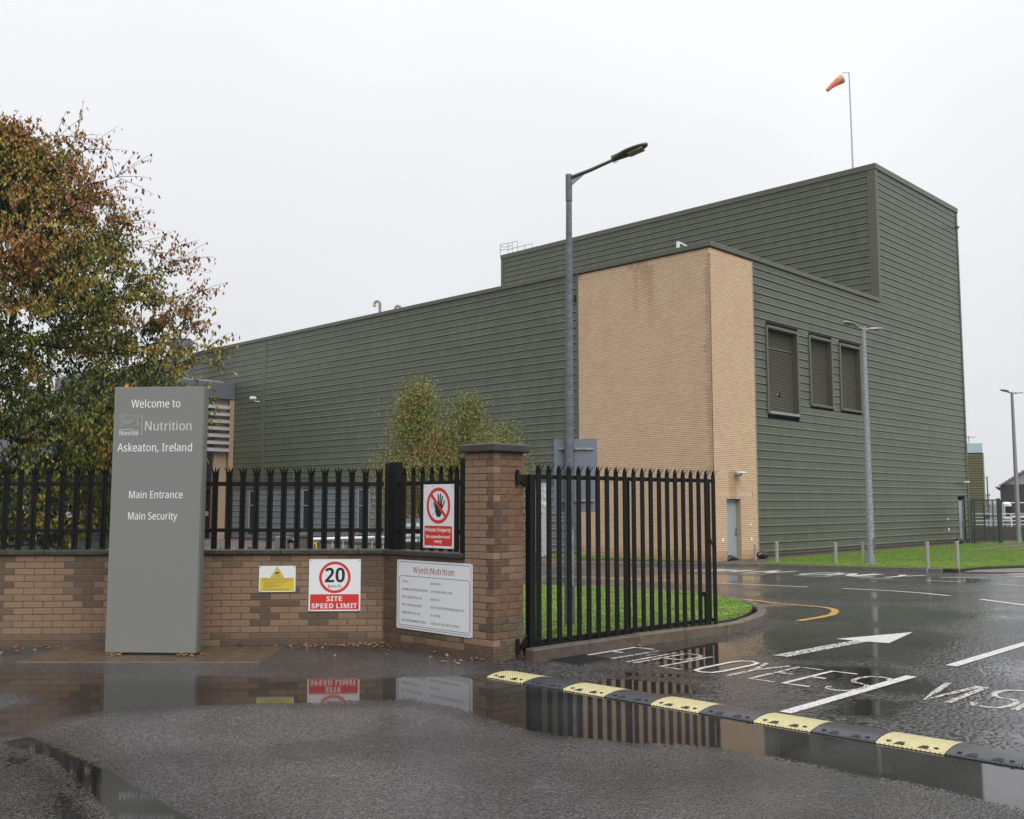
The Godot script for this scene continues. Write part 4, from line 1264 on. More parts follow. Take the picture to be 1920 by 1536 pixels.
func nest_emblem(parent: Node, x: float, y: float, w: float, h: float, z: float, m: Material) -> void:
	# line emblem: a bird bending over a nest with chicks, on a leafy branch
	var lines := [
		[[.02, .92], [.06, 1.0], [.14, .97], [.13, .88], [.04, .84], [.02, .92]], [[.14, .97], [.22, 1.0], [.28, .95], [.24, .88], [.16, .88]],
		[[.05, .84], [.03, .72], [.09, .66], [.15, .72], [.13, .84]], [[.2, .88], [.18, .76], [.24, .72]],
		[[.15, .72], [.28, .86], [.42, .94], [.47, .90], [.40, .80], [.30, .70]], [[.28, .66], [.45, .86], [.53, .84], [.48, .74]],
		[[.08, .58], [.12, .44], [.26, .36], [.46, .34], [.62, .42], [.70, .56], [.62, .62], [.44, .66], [.24, .64], [.10, .60]],
		[[.14, .54], [.24, .46], [.40, .46], [.56, .52]], [[.2, .58], [.34, .53], [.48, .57], [.60, .58]], [[.18, .48], [.32, .41], [.5, .42], [.64, .5]],
		[[.58, .62], [.62, .76], [.70, .90], [.62, .95], [.58, .90]], [[.62, .95], [.76, .84], [.86, .66], [.93, .46], [.96, .34], [.88, .40], [.80, .52], [.70, .56]],
		[[.93, .46], [.98, .30], [.92, .22], [.88, .36]], [[.76, .84], [.82, .92], [.90, .98], [.94, .92], [.86, .86]], [[.86, .80], [.96, .86], [.99, .78], [.90, .74]], [[.80, .76], [.86, .66]],
		[[.26, .36], [.20, .28], [.10, .26], [.04, .20], [.08, .10], [.18, .12], [.24, .22], [.40, .28], [.5, .34]], [[.08, .18], [.14, .17]]]
	var s := Shape.new()
	for l in lines:
		var pts := []
		for q in l: pts.append(Vector2(x + q[0] * w, y + q[1] * h))
		s.stroke(pts, w * 0.022, z, z + 0.003)
	part(parent, "bird_nest_emblem", s.done(), m)

func screws(parent: Node, spots: Array, z: float) -> void:
	for p in spots:
		part(parent, "screw", tube_mesh([Vector3(p[0], p[1], z), Vector3(p[0], p[1], z + 0.004)], [.007, .006], 8), M.sign_edge)

func make_totems() -> void:
	# the tall welcome sign: two skins with a dark slot between them
	var t := thing("welcome_sign", "tall grey welcome sign slab with white lettering in front of the wall", "sign", Vector3(-4.428, 0.014, -10.965), -3.6)
	part(t, "front_panel", box_mesh(Vector3(0, 0.022, -0.075), Vector3(1.008, 2.925, 0.0), 0.004), M.totem)
	part(t, "core", box_mesh(Vector3(0.02, 0.03, -0.095), Vector3(0.995, 2.91, -0.075)), M.sign_black)
	part(t, "back_panel", box_mesh(Vector3(0, 0.022, -0.17), Vector3(1.008, 2.925, -0.095), 0.004), M.totem_side)
	part(t, "foot", box_mesh(Vector3(0.1, -0.01, -0.14), Vector3(0.9, 0.022, -0.03)), M.sign_black)
	letters(t, "Welcome to", font_regular, .088, .556, at(.196, 2.695, 0), M.letter_white)
	letters(t, "Nutrition", font_regular, .100, .525, at(.362, 2.440, 0), M.letter_grey)
	letters(t, "Askeaton, Ireland", font_regular, .088, .845, at(.056, 2.208, 0), M.letter_white)
	letters(t, "Main Entrance", font_regular, .080, .604, at(.208, 1.692, 0), M.letter_white)
	letters(t, "Main Security", font_regular, .080, .55, at(.206, 1.458, 0), M.letter_white)
	letters(t, "Nestlé", font_bold, .052, .218, at(.070, 2.387, 0), M.letter_grey)
	var bar := Shape.new()
	bar.box(Vector3(.070, 2.446, 0), Vector3(.215, 2.452, 0.003))
	bar.box(Vector3(.324, 2.39, 0), Vector3(.3275, 2.617, 0.003))
	flat(t, "rule", bar, M.letter_grey)
	nest_emblem(t, .062, 2.462, .235, .158, 0.0, M.emboss)
	# the second one, beyond the road
	var n := thing("company_sign", "pale grey company sign slab on the verge beyond the road, seen through the gate", "sign", Vector3(0.56, -0.56, -41.4), 0)
	part(n, "front_panel", box_mesh(Vector3(0, 0.05, -0.1), Vector3(0.95, 3.06, 0.0), 0.006), M.totem_pale)
	part(n, "back_panel", box_mesh(Vector3(0, 0.05, -0.24), Vector3(0.95, 3.06, -0.12), 0.006), M.totem_side)
	part(n, "foot", box_mesh(Vector3(0.12, -0.02, -0.18), Vector3(0.24, 0.05, -0.02)), M.white)
	part(n, "foot", box_mesh(Vector3(0.66, -0.02, -0.18), Vector3(0.78, 0.05, -0.02)), M.white)
	letters(n, "Nestlé", font_bold, .20, .75, at(.12, 2.11, 0), M.letter_white, .01)
	nest_emblem(n, .12, 2.34, .74, .56, 0.0, M.letter_white)
	letters(n, "Nestlé Ireland", font_regular, .055, .62, at(.12, 1.88, 0), M.letter_white, .004)
	letters(n, "Consumer", font_regular, .055, .42, at(.12, 1.78, 0), M.letter_white, .004)

func make_signs() -> void:
	var wall := 3.4
	# 20 km/h: hangs on the front wall; local x = 0 is its left edge
	var base := Vector3(-1.513, 0, -11.812)
	var dx := Vector3(cos(deg_to_rad(wall)), 0, -sin(deg_to_rad(wall)))
	var out := Vector3(dx.z * -1.0, 0, dx.x) * 0.010
	var s20 := thing("speed_limit_sign", "white site speed limit sign with a red ring and the number 20", "sign", base + dx * -0.872 + out + Vector3(0, 0.393, 0), wall)
	part(s20, "board", box_mesh(Vector3(0, 0, -0.004), Vector3(.603, .603, 0.0), 0.001), M.sign_white)
	var r := Shape.new(); r.ring(Vector2(.302, .392), .152, .184, 0.0, .0012, 64)
	flat(s20, "red_ring", r, M.sign_red)
	var rp := Shape.new(); rp.prism(round_rect(.018, .018, .585, .196, .012), 0.0, .0012)
	flat(s20, "red_panel", rp, M.sign_red)
	letters(s20, "20", font_bold, .170, .232, at(.186, .334, 0), M.sign_black, .0016)
	letters(s20, "km/h", font_regular, .036, .150, at(.226, .272, 0), M.sign_black, .0016)
	letters(s20, "SITE", font_bold, .056, .182, at(.208, .116, .0012), M.sign_white, .001)
	letters(s20, "SPEED LIMIT", font_bold, .056, .528, at(.036, .034, .0012), M.sign_white, .001)
	screws(s20, [[.02, .585], [.583, .585], [.02, .012], [.583, .012]], 0)
	var cc := thing("cctv_sign", "small white and yellow CCTV warning sign on the brick wall", "sign", base + dx * -1.451 + out + Vector3(0, 0.617, 0), wall)
	part(cc, "board", box_mesh(Vector3(0, 0, -0.004), Vector3(.424, .303, 0.0), 0.001), M.sign_white)
	var yp := Shape.new(); yp.prism(round_rect(.014, .014, .408, .166, .006), 0.0, .0012)
	flat(cc, "yellow_panel", yp, M.sign_yellow)
	var tri := PackedVector2Array([Vector2(.146, .170), Vector2(.274, .170), Vector2(.282, .180), Vector2(.217, .288), Vector2(.203, .288), Vector2(.138, .180)])
	var tb := Shape.new(); tb.prism(tri, 0.0, .0010); flat(cc, "triangle_edge", tb, M.sign_black)
	var ti := Shape.new()
	var inner := PackedVector2Array()
	for q in tri: inner.append(Vector2(.21, .212) + (q - Vector2(.21, .212)) * 0.93)
	ti.prism(inner, 0.0, .0018); flat(cc, "triangle", ti, M.sign_yellow)
	var ci := Shape.new()
	ci.prism(PackedVector2Array([Vector2(.182, .222), Vector2(.226, .240), Vector2(.232, .224), Vector2(.188, .206)]), 0.0, .0026)
	ci.stroke([Vector2(.222, .222), Vector2(.234, .210), Vector2(.244, .214)], .006, 0.0, .0026)
	flat(cc, "camera_symbol", ci, M.sign_black)
	letters(cc, "CCTV", font_regular, .018, .062, at(.180, .180, .0018), M.sign_black, .001)
	letters(cc, "24 HOUR MONITORING AND RECORDING OF CCTV", font_bold, .008, .350, at(.036, .150, .0012), M.sign_grey_text, .0008)
	letters(cc, "IMAGES IS IN OPERATION FOR THE PURPOSES OF", font_bold, .008, .350, at(.036, .135, .0012), M.sign_grey_text, .0008)
	var li := Shape.new()
	for k in 6:
		var ln: float = [.29, .24, .13, .22, .19, .11][k]
		li.box(Vector3(.055, .116 - k * .0125, .0012), Vector3(.055 + ln, .1195 - k * .0125, .0018))
	for k in 2: li.box(Vector3(.055 - k * .015, .034 - k * .0115, .0012), Vector3(.34 + k * .03, .038 - k * .0115, .0018))
	flat(cc, "small_print", li, M.sign_grey_text)
	screws(cc, [[.012, .292], [.412, .292], [.012, .010], [.412, .010]], 0)
	# information board on the splayed wall: its x runs from the bend to the pillar
	var pc := Vector3(-0.194, 0, -10.493)
	var sd := Vector3(-.7071, 0, -.7071)
	var so := Vector3(-.7071, 0, .7071) * 0.010
	var wy := thing("information_board", "large white company information board with a thin blue border on the splayed wall", "sign", pc + sd * 1.604 + so + Vector3(0, 0.222, 0), -45.0)
	part(wy, "board", box_mesh(Vector3(0, 0, -0.005), Vector3(1.29, .780, 0.0), 0.001), M.sign_white)
	var bd := Shape.new()
	outline(round_rect(.022, .022, 1.268, .758, .05), .0055, 0, .001, bd)
	outline(round_rect(.045, .045, 1.245, .60, .04), .0055, 0, .001, bd)
	flat(wy, "border", bd, M.sign_blue)
	letters(wy, "Wyeth", font_serif, .068, .275, at(.29, .640, 0), M.sign_maroon, .001)
	var vr := Shape.new(); vr.box(Vector3(.582, .622, 0), Vector3(.585, .722, .001)); flat(wy, "rule", vr, M.sign_maroon)
	letters(wy, "Nutrition", font_regular, .068, .395, at(.60, .640, 0), M.sign_maroon, .001)
	var rows := [["TEL No.:", .115, "061 601200", .165], ["NORMAL OPERATING HOURS:", .455, "24-HOURS MON.-SUN.", .365], ["IPPC LICENCE REG. No.:", .365, "P0395-03", .145], ["IPPC LICENCE HOLDER:", .36, "WYETH NUTRITION IRELAND LTD", .555], ["EMERGENCY TEL. No.:", .335, "061 601200", .165], ["SITE ENVIRONMENTAL INFO.:", .44, "CONTACT SECURITY OFFICE", .48]]
	for k in 6:
		var y := .525 - k * .0875
		letters(wy, rows[k][0], font_regular, .025, rows[k][1], at(.10, y, 0), M.sign_grey_text, .001)
		letters(wy, rows[k][2], font_regular, .025, rows[k][3], at(.605, y, 0), M.sign_grey_text, .001)
	screws(wy, [[.012, .768], [1.278, .768], [.012, .012], [1.278, .012]], 0)
	# private property sign on the fence
	var pv := thing("prohibition_sign", "white and red private property sign with a black hand, fixed to the fence", "sign", pc + sd * 1.222 + Vector3(-.7071, 0, .7071) * -0.06 + Vector3(0, 1.148, 0), -45.0)
	part(pv, "board", box_mesh(Vector3(0, 0, -0.006), Vector3(.524, .716, 0.0), 0.001), M.sign_white)
	var pp := Shape.new(); pp.prism(round_rect(.022, .028, .498, .250, .02), 0, .0012); flat(pv, "red_panel", pp, M.sign_red)
	letters(pv, "Private Property", font_bold, .042, .44, at(.038, .184, .0012), M.sign_white, .001)
	letters(pv, "No unauthorised", font_bold, .034, .405, at(.055, .112, .0012), M.sign_white, .001)
	letters(pv, "entry", font_bold, .034, .128, at(.196, .060, .0012), M.sign_white, .001)
	var cen := Vector2(.262, .478)
	var hand := Shape.new()
	hand.prism(PackedVector2Array([cen + Vector2(-.052, .02), cen + Vector2(.062, .02), cen + Vector2(.072, -.03), cen + Vector2(.05, -.10), cen + Vector2(.03, -.128), cen + Vector2(-.022, -.128), cen + Vector2(-.056, -.07)]), 0, .001)
	for q in [[-.072, .03, -.044, -.05, .018], [-.002, .118, .004, .0, .021], [.036, .126, .026, .0, .021], [.07, .10, .046, .0, .021], [.105, .05, .062, -.03, .019]]:
		hand.stroke([cen + Vector2(q[2], q[3]), cen + Vector2((q[0] + q[2]) / 2, (q[1] + q[3]) / 2), cen + Vector2(q[0], q[1])], q[4], 0, .001)
		hand.ring(cen + Vector2(q[0], q[1]), 0.0, q[4] / 2, 0, .001, 12)
	flat(pv, "hand_symbol", hand, M.sign_black)
	var fc := Shape.new()
	fc.stroke([cen + Vector2(-.12, -.01), cen + Vector2(-.125, .05), cen + Vector2(-.11, .088), cen + Vector2(-.085, .096), cen + Vector2(-.065, .08), cen + Vector2(-.055, .05)], .004, 0, .0008)
	fc.stroke([cen + Vector2(-.10, .042), cen + Vector2(-.06, .042)], .003, 0, .0008)
	fc.stroke([cen + Vector2(-.092, .03), cen + Vector2(-.098, .0), cen + Vector2(-.09, -.03), cen + Vector2(-.078, .0), cen + Vector2(-.084, .03)], .003, 0, .0008)
	fc.stroke([cen + Vector2(-.135, -.012), cen + Vector2(-.10, -.012)], .003, 0, .0008)
	fc.stroke([cen + Vector2(-.05, -.07), cen + Vector2(-.072, -.078), cen + Vector2(-.10, -.115)], .004, 0, .0008)
	flat(pv, "face_outline", fc, M.sign_grey_text)
	var rr := Shape.new()
	rr.ring(cen, .165, .203, 0, .0016, 64)
	flat(pv, "red_ring", rr, M.sign_red)
	var sl := Shape.new()
	sl.box(Vector3(-.172, -.019, 0), Vector3(.172, .019, .0014), Transform3D(Basis(Vector3(0, 0, 1), deg_to_rad(-45)), Vector3(cen.x, cen.y, 0)))
	flat(pv, "red_bar", sl, M.sign_red)
	screws(pv, [[.02, .692], [.16, .695], [.50, .695], [.02, .022], [.17, .018], [.50, .022]], 0)
	# visitors' sign in the grounds, behind the fence
	var vs := thing("visitors_sign", "grey-green and black visitors notice board behind the palisade fence", "sign", Vector3(-2.42, -0.2, -20.0), 0)
	part(vs, "post", box_mesh(Vector3(0.1, 0, -0.09), Vector3(0.16, 1.0, -0.03)), M.galv_dark)
	part(vs, "post", box_mesh(Vector3(1.15, 0, -0.09), Vector3(1.21, 1.0, -0.03)), M.galv_dark)
	part(vs, "board", box_mesh(Vector3(0, 0.92, -0.03), Vector3(1.3, 1.56, 0.0), 0.004), M.sign_black)
	var gp := Shape.new()
	gp.box(Vector3(0.01, 1.32, 0), Vector3(1.29, 1.55, .003)); gp.box(Vector3(0.01, 1.075, 0), Vector3(1.29, 1.24, .003))
	flat(vs, "panel", gp, M.teal[0])
	letters(vs, "Visitors & Contractors", font_bold, .075, 1.1, at(.09, 1.39, .003), M.letter_white)
	letters(vs, "All personnel please", font_bold, .062, .98, at(.09, 1.19, .003), M.letter_white)
	letters(vs, "report to Security", font_bold, .062, .88, at(.09, 1.09, .003), M.letter_white)


# ------------------------------------------------------------------ speed ramp
func make_speed_ramp() -> void:
	var a := Vector3(-0.24, 0.004, -9.58)
	var dir := Vector3(0.727, 0, 0.687)
	var r := thing("speed_ramp", "yellow and black rubber speed ramp across the entrance", "speed ramp", a, rad_to_deg(atan2(-dir.z, dir.x)))
	# local x runs along the ramp, -z away from us; the front edge is z = 0
	var L := 0.4705
	for k in 12:
		var x0 := k * L
		var s := Shape.new()
		var n := 14
		var prof := [Vector2(0.0, 0.006)]
		for i in n + 1:
			var q := float(i) / n
			prof.append(Vector2(-0.004 - 0.392 * q, 0.010 + 0.026 * pow(sin(PI * clampf(q, 0.02, 0.98)), 0.7)))
		prof.append(Vector2(-0.40, 0.0))
		for i in prof.size() - 1:
			var p: Vector2 = prof[i]; var q2: Vector2 = prof[i + 1]
			var y0 := Vector3(x0 + .003, p.y, p.x); var y1 := Vector3(x0 + L - .003, p.y, p.x)
			var z0 := Vector3(x0 + .003, q2.y, q2.x); var z1 := Vector3(x0 + L - .003, q2.y, q2.x)
			s.tri_uv(y0, y1, z1, Vector2(0, -p.x), Vector2(L, -p.x), Vector2(L, -q2.x), 0)
			s.tri_uv(y0, z1, z0, Vector2(0, -p.x), Vector2(L, -q2.x), Vector2(0, -q2.x), 0)
		for ex in [x0 + .003, x0 + L - .003]:
			for i in range(1, prof.size() - 2):
				s.tri(Vector3(ex, 0, -0.2), Vector3(ex, prof[i].y, prof[i].x), Vector3(ex, prof[i + 1].y, prof[i + 1].x))
				s.tri(Vector3(ex, 0, -0.2), Vector3(ex, prof[i + 1].y, prof[i + 1].x), Vector3(ex, prof[i].y, prof[i].x))
		var yellow := k % 2 == 0
		var seg := part(r, "yellow_segment" if yellow else "black_segment", s.done(), M.ramp_yellow if yellow else M.ramp_black)
		# bolt holes and the two drainage notches on the face towards us
		var hs := Shape.new()
		for hx in [0.075, L - 0.075]:
			hs.tube([Vector3(x0 + hx, 0.012, -0.055), Vector3(x0 + hx, 0.0285, -0.055)], [.016, .016], 12)
		for hx in [0.155, L - 0.155]:
			var y := 0.0285
			hs.quad(Vector3(x0 + hx - .038, 0.0200, -0.018), Vector3(x0 + hx + .038, 0.0200, -0.018), Vector3(x0 + hx + .030, 0.0300, -0.064), Vector3(x0 + hx - .006, 0.0300, -0.064))
		part(seg, "bolt_holes_and_notches", hs.done(), M.ramp_hole)


# ------------------------------------------------------------------ road paint
func paint_line(s: Shape, pts: Array, w: float) -> void:   # along points in x,z
	var fine := []
	for i in pts.size() - 1:
		var n := maxi(1, ceili(pts[i].distance_to(pts[i + 1]) / 0.6))
		for k in n: fine.append(pts[i].lerp(pts[i + 1], float(k) / n))
	fine.append(pts[-1])
	var l := []; var r := []
	for i in fine.size():
		var a: Vector2 = fine[maxi(i - 1, 0)]; var b: Vector2 = fine[mini(i + 1, fine.size() - 1)]
		var d := (b - a).normalized()
		var o := Vector2(-d.y, d.x) * w * 0.5
		l.append(fine[i] + o); r.append(fine[i] - o)
	for i in fine.size() - 1:
		paint_quad(s, [l[i], l[i + 1], r[i + 1], r[i]])

func paint_quad(s: Shape, q: Array) -> void:
	if (q[1] - q[0]).cross(q[2] - q[0]) > 0.0: q = [q[3], q[2], q[1], q[0]]
	var v := []
	for p in q: v.append(g3(p.x, p.y, 0.0045))
	s.tri_uv(v[0], v[1], v[2], q[0] * 0.6, q[1] * 0.6, q[2] * 0.6)
	s.tri_uv(v[0], v[2], v[3], q[0] * 0.6, q[2] * 0.6, q[3] * 0.6)

const GLYPH := {   # strokes in a box one wide and one tall
	"E": [[[1, 0], [0, 0], [0, 1], [1, 1]], [[0, .53], [.62, .53]]], "M": [[[0, 0], [.06, 1], [.5, .55], [.94, 1], [1, 0]]], "P": [[[0, 0], [0, 1], [.75, .99], [1, .88], [1, .66], [.75, .54], [0, .52]]],
	"L": [[[0, 1], [0, 0], [1, 0]]], "O": [[[.5, 0], [.12, .06], [0, .22], [0, .78], [.12, .94], [.5, 1], [.88, .94], [1, .78], [1, .22], [.88, .06], [.5, 0]]], "Y": [[[.5, 0], [.5, .5], [0, 1]], [[.5, .5], [1, 1]]],
	"S": [[[0, .16], [.15, .03], [.5, 0], [.85, .04], [1, .18], [1, .36], [.8, .48], [.2, .54], [0, .68], [0, .84], [.15, .96], [.5, 1], [.85, .97], [1, .86]]], "V": [[[0, 1], [.5, 0], [1, 1]]], "I": [[[.5, 0], [.5, 1]]],
	"T": [[[.5, 0], [.5, 1]], [[0, 1], [1, 1]]], "R": [[[0, 0], [0, 1], [.75, .99], [1, .88], [1, .66], [.75, .54], [0, .52]], [[.5, .53], [1, 0]]], "N": [[[0, 0], [0, 1], [1, 0], [1, 1]]], "A": [[[0, 0], [.5, 1], [1, 0]], [[.2, .38], [.8, .38]]]}

func road_word(word: String, start: Vector2, along: Vector2, up: Vector2, offs: Array, w: float, stroke_w: float, label: String, worn: String) -> void:
	var o := thing("road_lettering", label, "road marking")
	for i in word.length():
		var s := Shape.new()
		var base: Vector2 = start + along * offs[i]
		for st in GLYPH[word[i]]:
			var pts := []
			for q in st: pts.append(base + along * (w * q[0]) + up * q[1])
			paint_line(s, pts, stroke_w)
		part(o, "letter", s.done(), M["paint_white_worn"] if worn[i] == "w" else M.paint_white)

func marking(called: String, label: String, lines: Array, w: float, m: Material, group := "") -> void:
	var s := Shape.new()
	for l in lines: paint_line(s, l, w)
	solid(called, s.done(), m, label, "road marking", Vector3.ZERO, 0, group)

func make_markings() -> void:
	var along := Vector2(0.73, 0.683)
	var up := Vector2(0.66, -0.655)
	road_word("EMPLOYEES", Vector2(.76, -10.93), along, up, [0.0, .34, .69, 1.02, 1.37, 1.67, 2.03, 2.38, 2.75], 0.255, 0.049, "white road lettering EMPLOYEES beside the open gate", "owwwowwow")
	road_word("VISITORS", Vector2(3.46, -8.53), Vector2(.79, .613), Vector2(.66, -.70), [-.13, .06, .35, .56, .80, 1.15, 1.5, 1.85], 0.27, 0.060, "white road lettering VISITORS running out of the picture on the right", "wwwww...")
	road_word("MAIN", Vector2(5.85, -32.6), Vector2(.727, .687), Vector2(1.35, -1.38), [0.0, .85, 1.65, 2.05], 0.6, 0.19, "white road lettering MAIN on the far lane below the brick corner", "oooo")
	road_word("ONLY", Vector2(8.5, -29.9), Vector2(.727, .687), Vector2(1.35, -1.38), [0.0, .95, 1.75, 2.4], 0.62, 0.19, "white road lettering ONLY on the far lane before the grey kerb", "oooo")
	var tip := Vector2(5.25, -13.17)
	var a := Shape.new()
	paint_line(a, [Vector2(2.9, -10.92), Vector2(4.2, -12.13)], 0.17)
	solid("road_arrow_shaft", a.done(), M.paint_white_worn, "", "", Vector3.ZERO)
	var shaft := get_node("road_arrow_shaft")
	remove_child(shaft)
	var ar := thing("road_arrow", "worn white straight-ahead arrow on the wet road", "road marking")
	shaft.name = "shaft"
	ar.add_child(shaft)
	for mk in ["label", "category"]: if shaft.has_meta(mk): shaft.remove_meta(mk)
	var h := Shape.new()
	paint_quad(h, [Vector2(4.18, -12.13), Vector2(3.98, -12.36), tip, tip])
	paint_quad(h, [Vector2(4.18, -12.13), Vector2(4.46, -11.92), tip, tip])
	part(ar, "head", h.done(), M.paint_white)
	marking("lane_line", "broad white lane line between EMPLOYEES and VISITORS, ending at the speed ramp", [[Vector2(2.16, -8.02), Vector2(3.83, -9.68)]], 0.105, M.paint_white)
	marking("lane_line", "white lane line at the right edge beyond VISITORS", [[Vector2(4.47, -10.28), Vector2(7.0, -12.85)]], 0.115, M.paint_white)
	marking("yellow_line", "yellow line curling round the tip of the lawn island", [[Vector2(-2.5, -24.2), Vector2(1.0, -22.4), Vector2(3.2, -21.2), Vector2(4.11, -20.0), Vector2(4.5, -19.3), Vector2(4.75, -18.5), Vector2(5.0, -17.95), Vector2(5.25, -17.6), Vector2(5.4, -17.3), Vector2(5.42, -16.95), Vector2(5.3, -16.45), Vector2(5.05, -15.85), Vector2(4.73, -15.4), Vector2(4.21, -14.78)]], 0.12, M.paint_yellow)
	marking("lane_line", "long thin white lane line behind the gate bars", [[Vector2(1.15, -28.9), Vector2(2.65, -27.5), Vector2(4.2, -26.1)]], 0.12, M.paint_white)
	marking("lane_line", "long thin white lane line right of the gate end", [[Vector2(4.76, -25.5), Vector2(6.9, -23.4)]], 0.12, M.paint_white)
	marking("lane_line", "curving white lane line in the middle of the road", [[Vector2(7.53, -22.8), Vector2(8.3, -21.95), Vector2(8.66, -21.2), Vector2(8.86, -20.3)]], 0.13, M.paint_white)
	marking("lane_line", "white lane line at the right edge in the middle distance", [[Vector2(9.02, -19.3), Vector2(9.1, -17.9), Vector2(9.1, -16.5)]], 0.14, M.paint_white)
	var da := [[4.27, -34.1, 4.9, -33.3], [5.6, -32.5, 6.29, -31.7], [6.96, -30.75, 7.58, -29.95], [8.25, -29.2, 9.06, -28.4], [9.65, -27.85, 10.34, -27.1], [10.89, -26.4, 11.50, -25.55], [11.9, -24.6, 12.3, -23.5]]
	var dl := ["farthest dash behind the gate bars", "dash behind the end of the gate", "dash below MAIN", "dash below the letters ONLY", "dash right of ONLY", "dash in front of the two right bollards", "dash at the right edge of the picture"]
	for k in da.size():
		var d: Array = da[k]
		marking("lane_dash", "short white lane dash, the " + dl[k], [[Vector2(d[0], d[1]), Vector2(d[2], d[3])]], 0.11, M.paint_white, "dashes of the far lane line")
	marking("give_way_line", "white line across the lane below the right lawn corner", [[Vector2(12.0, -28.05), Vector2(13.35, -28.1)]], 0.16, M.paint_white)
	marking("crossing_stripe", "white crossing stripe beside the footpath on the right", [[Vector2(15.0, -30.2), Vector2(16.6, -30.5)]], 0.45, M.paint_white)
	marking("crossing_stripe", "lower white crossing stripe at the right edge", [[Vector2(14.3, -28.6), Vector2(15.6, -28.9)]], 0.25, M.paint_white)
	marking("yellow_line", "upper yellow kerb line on the far side of the road", [[Vector2(-3, -37.0), Vector2(0.4, -36.8), Vector2(4.2, -36.8)]], 0.11, M.paint_yellow)
	marking("yellow_line", "lower yellow kerb line on the far side of the road", [[Vector2(-3, -36.0), Vector2(0.4, -35.7), Vector2(3.9, -36.3)]], 0.11, M.paint_yellow)
	# covers and drains
	var mh := thing("manhole_cover", "sunken dark manhole beside the yellow line, with traces of yellow paint", "manhole cover", g3(4.32, -18.2, 0.006), 30)
	part(mh, "cover", box_mesh(Vector3(-0.32, -0.02, -0.28), Vector3(0.32, 0.004, 0.28), 0.003), M.iron)
	part(mh, "frame", box_mesh(Vector3(-0.40, -0.03, 0.0), Vector3(0.40, 0.012, 0.40), 0.004), M.kerb_dark, at(0, 0, .29))
	var yp := Shape.new(); yp.box(Vector3(-.3, .004, -.62), Vector3(.34, .009, -.30)); part(mh, "painted_edge", yp.done(), M.paint_yellow)
	var dr := thing("drain_grate", "black iron drain grate beside the kerb at the foot of the gate", "drain", Vector3(0.74, 0.004, -10.68), 45)
	part(dr, "frame", box_mesh(Vector3(-.26, -.05, -.21), Vector3(.26, .004, .21), .002), M.ramp_hole)
	for k in 9:
		part(dr, "bar", box_mesh(Vector3(-.24 + k * .056, 0.002, -.19), Vector3(-.24 + k * .056 + .022, .012, .19), .002), M.iron)


# ------------------------------------------------------------------ lamps
func lamp_head(parent: Node, t: Transform3D, l: float, body: Material) -> void:   # flat LED lantern, x points outwards
	var s := Shape.new()
	var n := 12
	var rings := []
	for i in n + 1:
		var q := float(i) / n
		var x := l * q
		var w := 0.0
		if q < 0.12: w = lerpf(0.035, 0.075, q / 0.12)
		elif q < 0.42: w = lerpf(0.075, 0.145, (q - .12) / .3)
		else: w = 0.145 * sqrt(maxf(0.0, 1.0 - pow((q - 0.42) / 0.58, 2.6))) + 0.004
		var th := 0.045 * (1.0 - 0.65 * q) + 0.012
		var ring := []
		for k in 10:
			var a := TAU * k / 10
			ring.append(t * Vector3(x, sin(a) * th * (1.0 if sin(a) > 0 else 0.55), cos(a) * w * l / 0.62))
		rings.append(ring)
	for i in n:
		for k in 10:
			var k2 := (k + 1) % 10
			s.quad(rings[i][k], rings[i + 1][k], rings[i + 1][k2], rings[i][k2], 0)
	var head := part(parent, "lamp_head", s.done(), body)
	var gl := Shape.new()
	gl.box(Vector3(l * .46, -0.040, -.085 * l / .62), Vector3(l * .86, -0.018, .085 * l / .62), t)
	part(head, "lens", gl.done(), M.lamp_glass)
	var rb := Shape.new()
	for k in 3: rb.box(Vector3(l * (.02 + .05 * k), -0.055, -0.015), Vector3(l * (.035 + .05 * k), -0.03, 0.015), t)
	part(head, "clamp", rb.done(), M.galv_dark)

func twin_lamp(label: String, p: Vector3, h: float, yaw: float) -> Node3D:
	var l := thing("street_lamp", label, "street lamp", p, yaw, "twin-armed galvanised street lamps")
	part(l, "pole", tube_mesh([Vector3(0, -0.1, 0), Vector3(0, 1.2, 0), Vector3(0, 4.0, 0), Vector3(0, h, 0)], [0.135, 0.13, 0.105, 0.075], 14), M.galv)
	part(l, "door", box_mesh(Vector3(-0.05, 0.35, 0.10), Vector3(0.05, 0.95, 0.137), 0.008), M.galv_dark)
	for sg in [-1.0, 1.0]:
		var t := Transform3D(Basis(Vector3.UP, 0.0 if sg > 0 else PI) * Basis(Vector3(0, 0, 1), deg_to_rad(6)), Vector3(sg * 0.42, h - 0.02, 0))
		part(l, "arm", tube_mesh([Vector3(0, h - .1, 0), Vector3(sg * .46, h - .02, 0)], [0.04, 0.035], 8), M.galv)
		lamp_head(l, t, 0.8, M.lamp_head_pale)
	return l

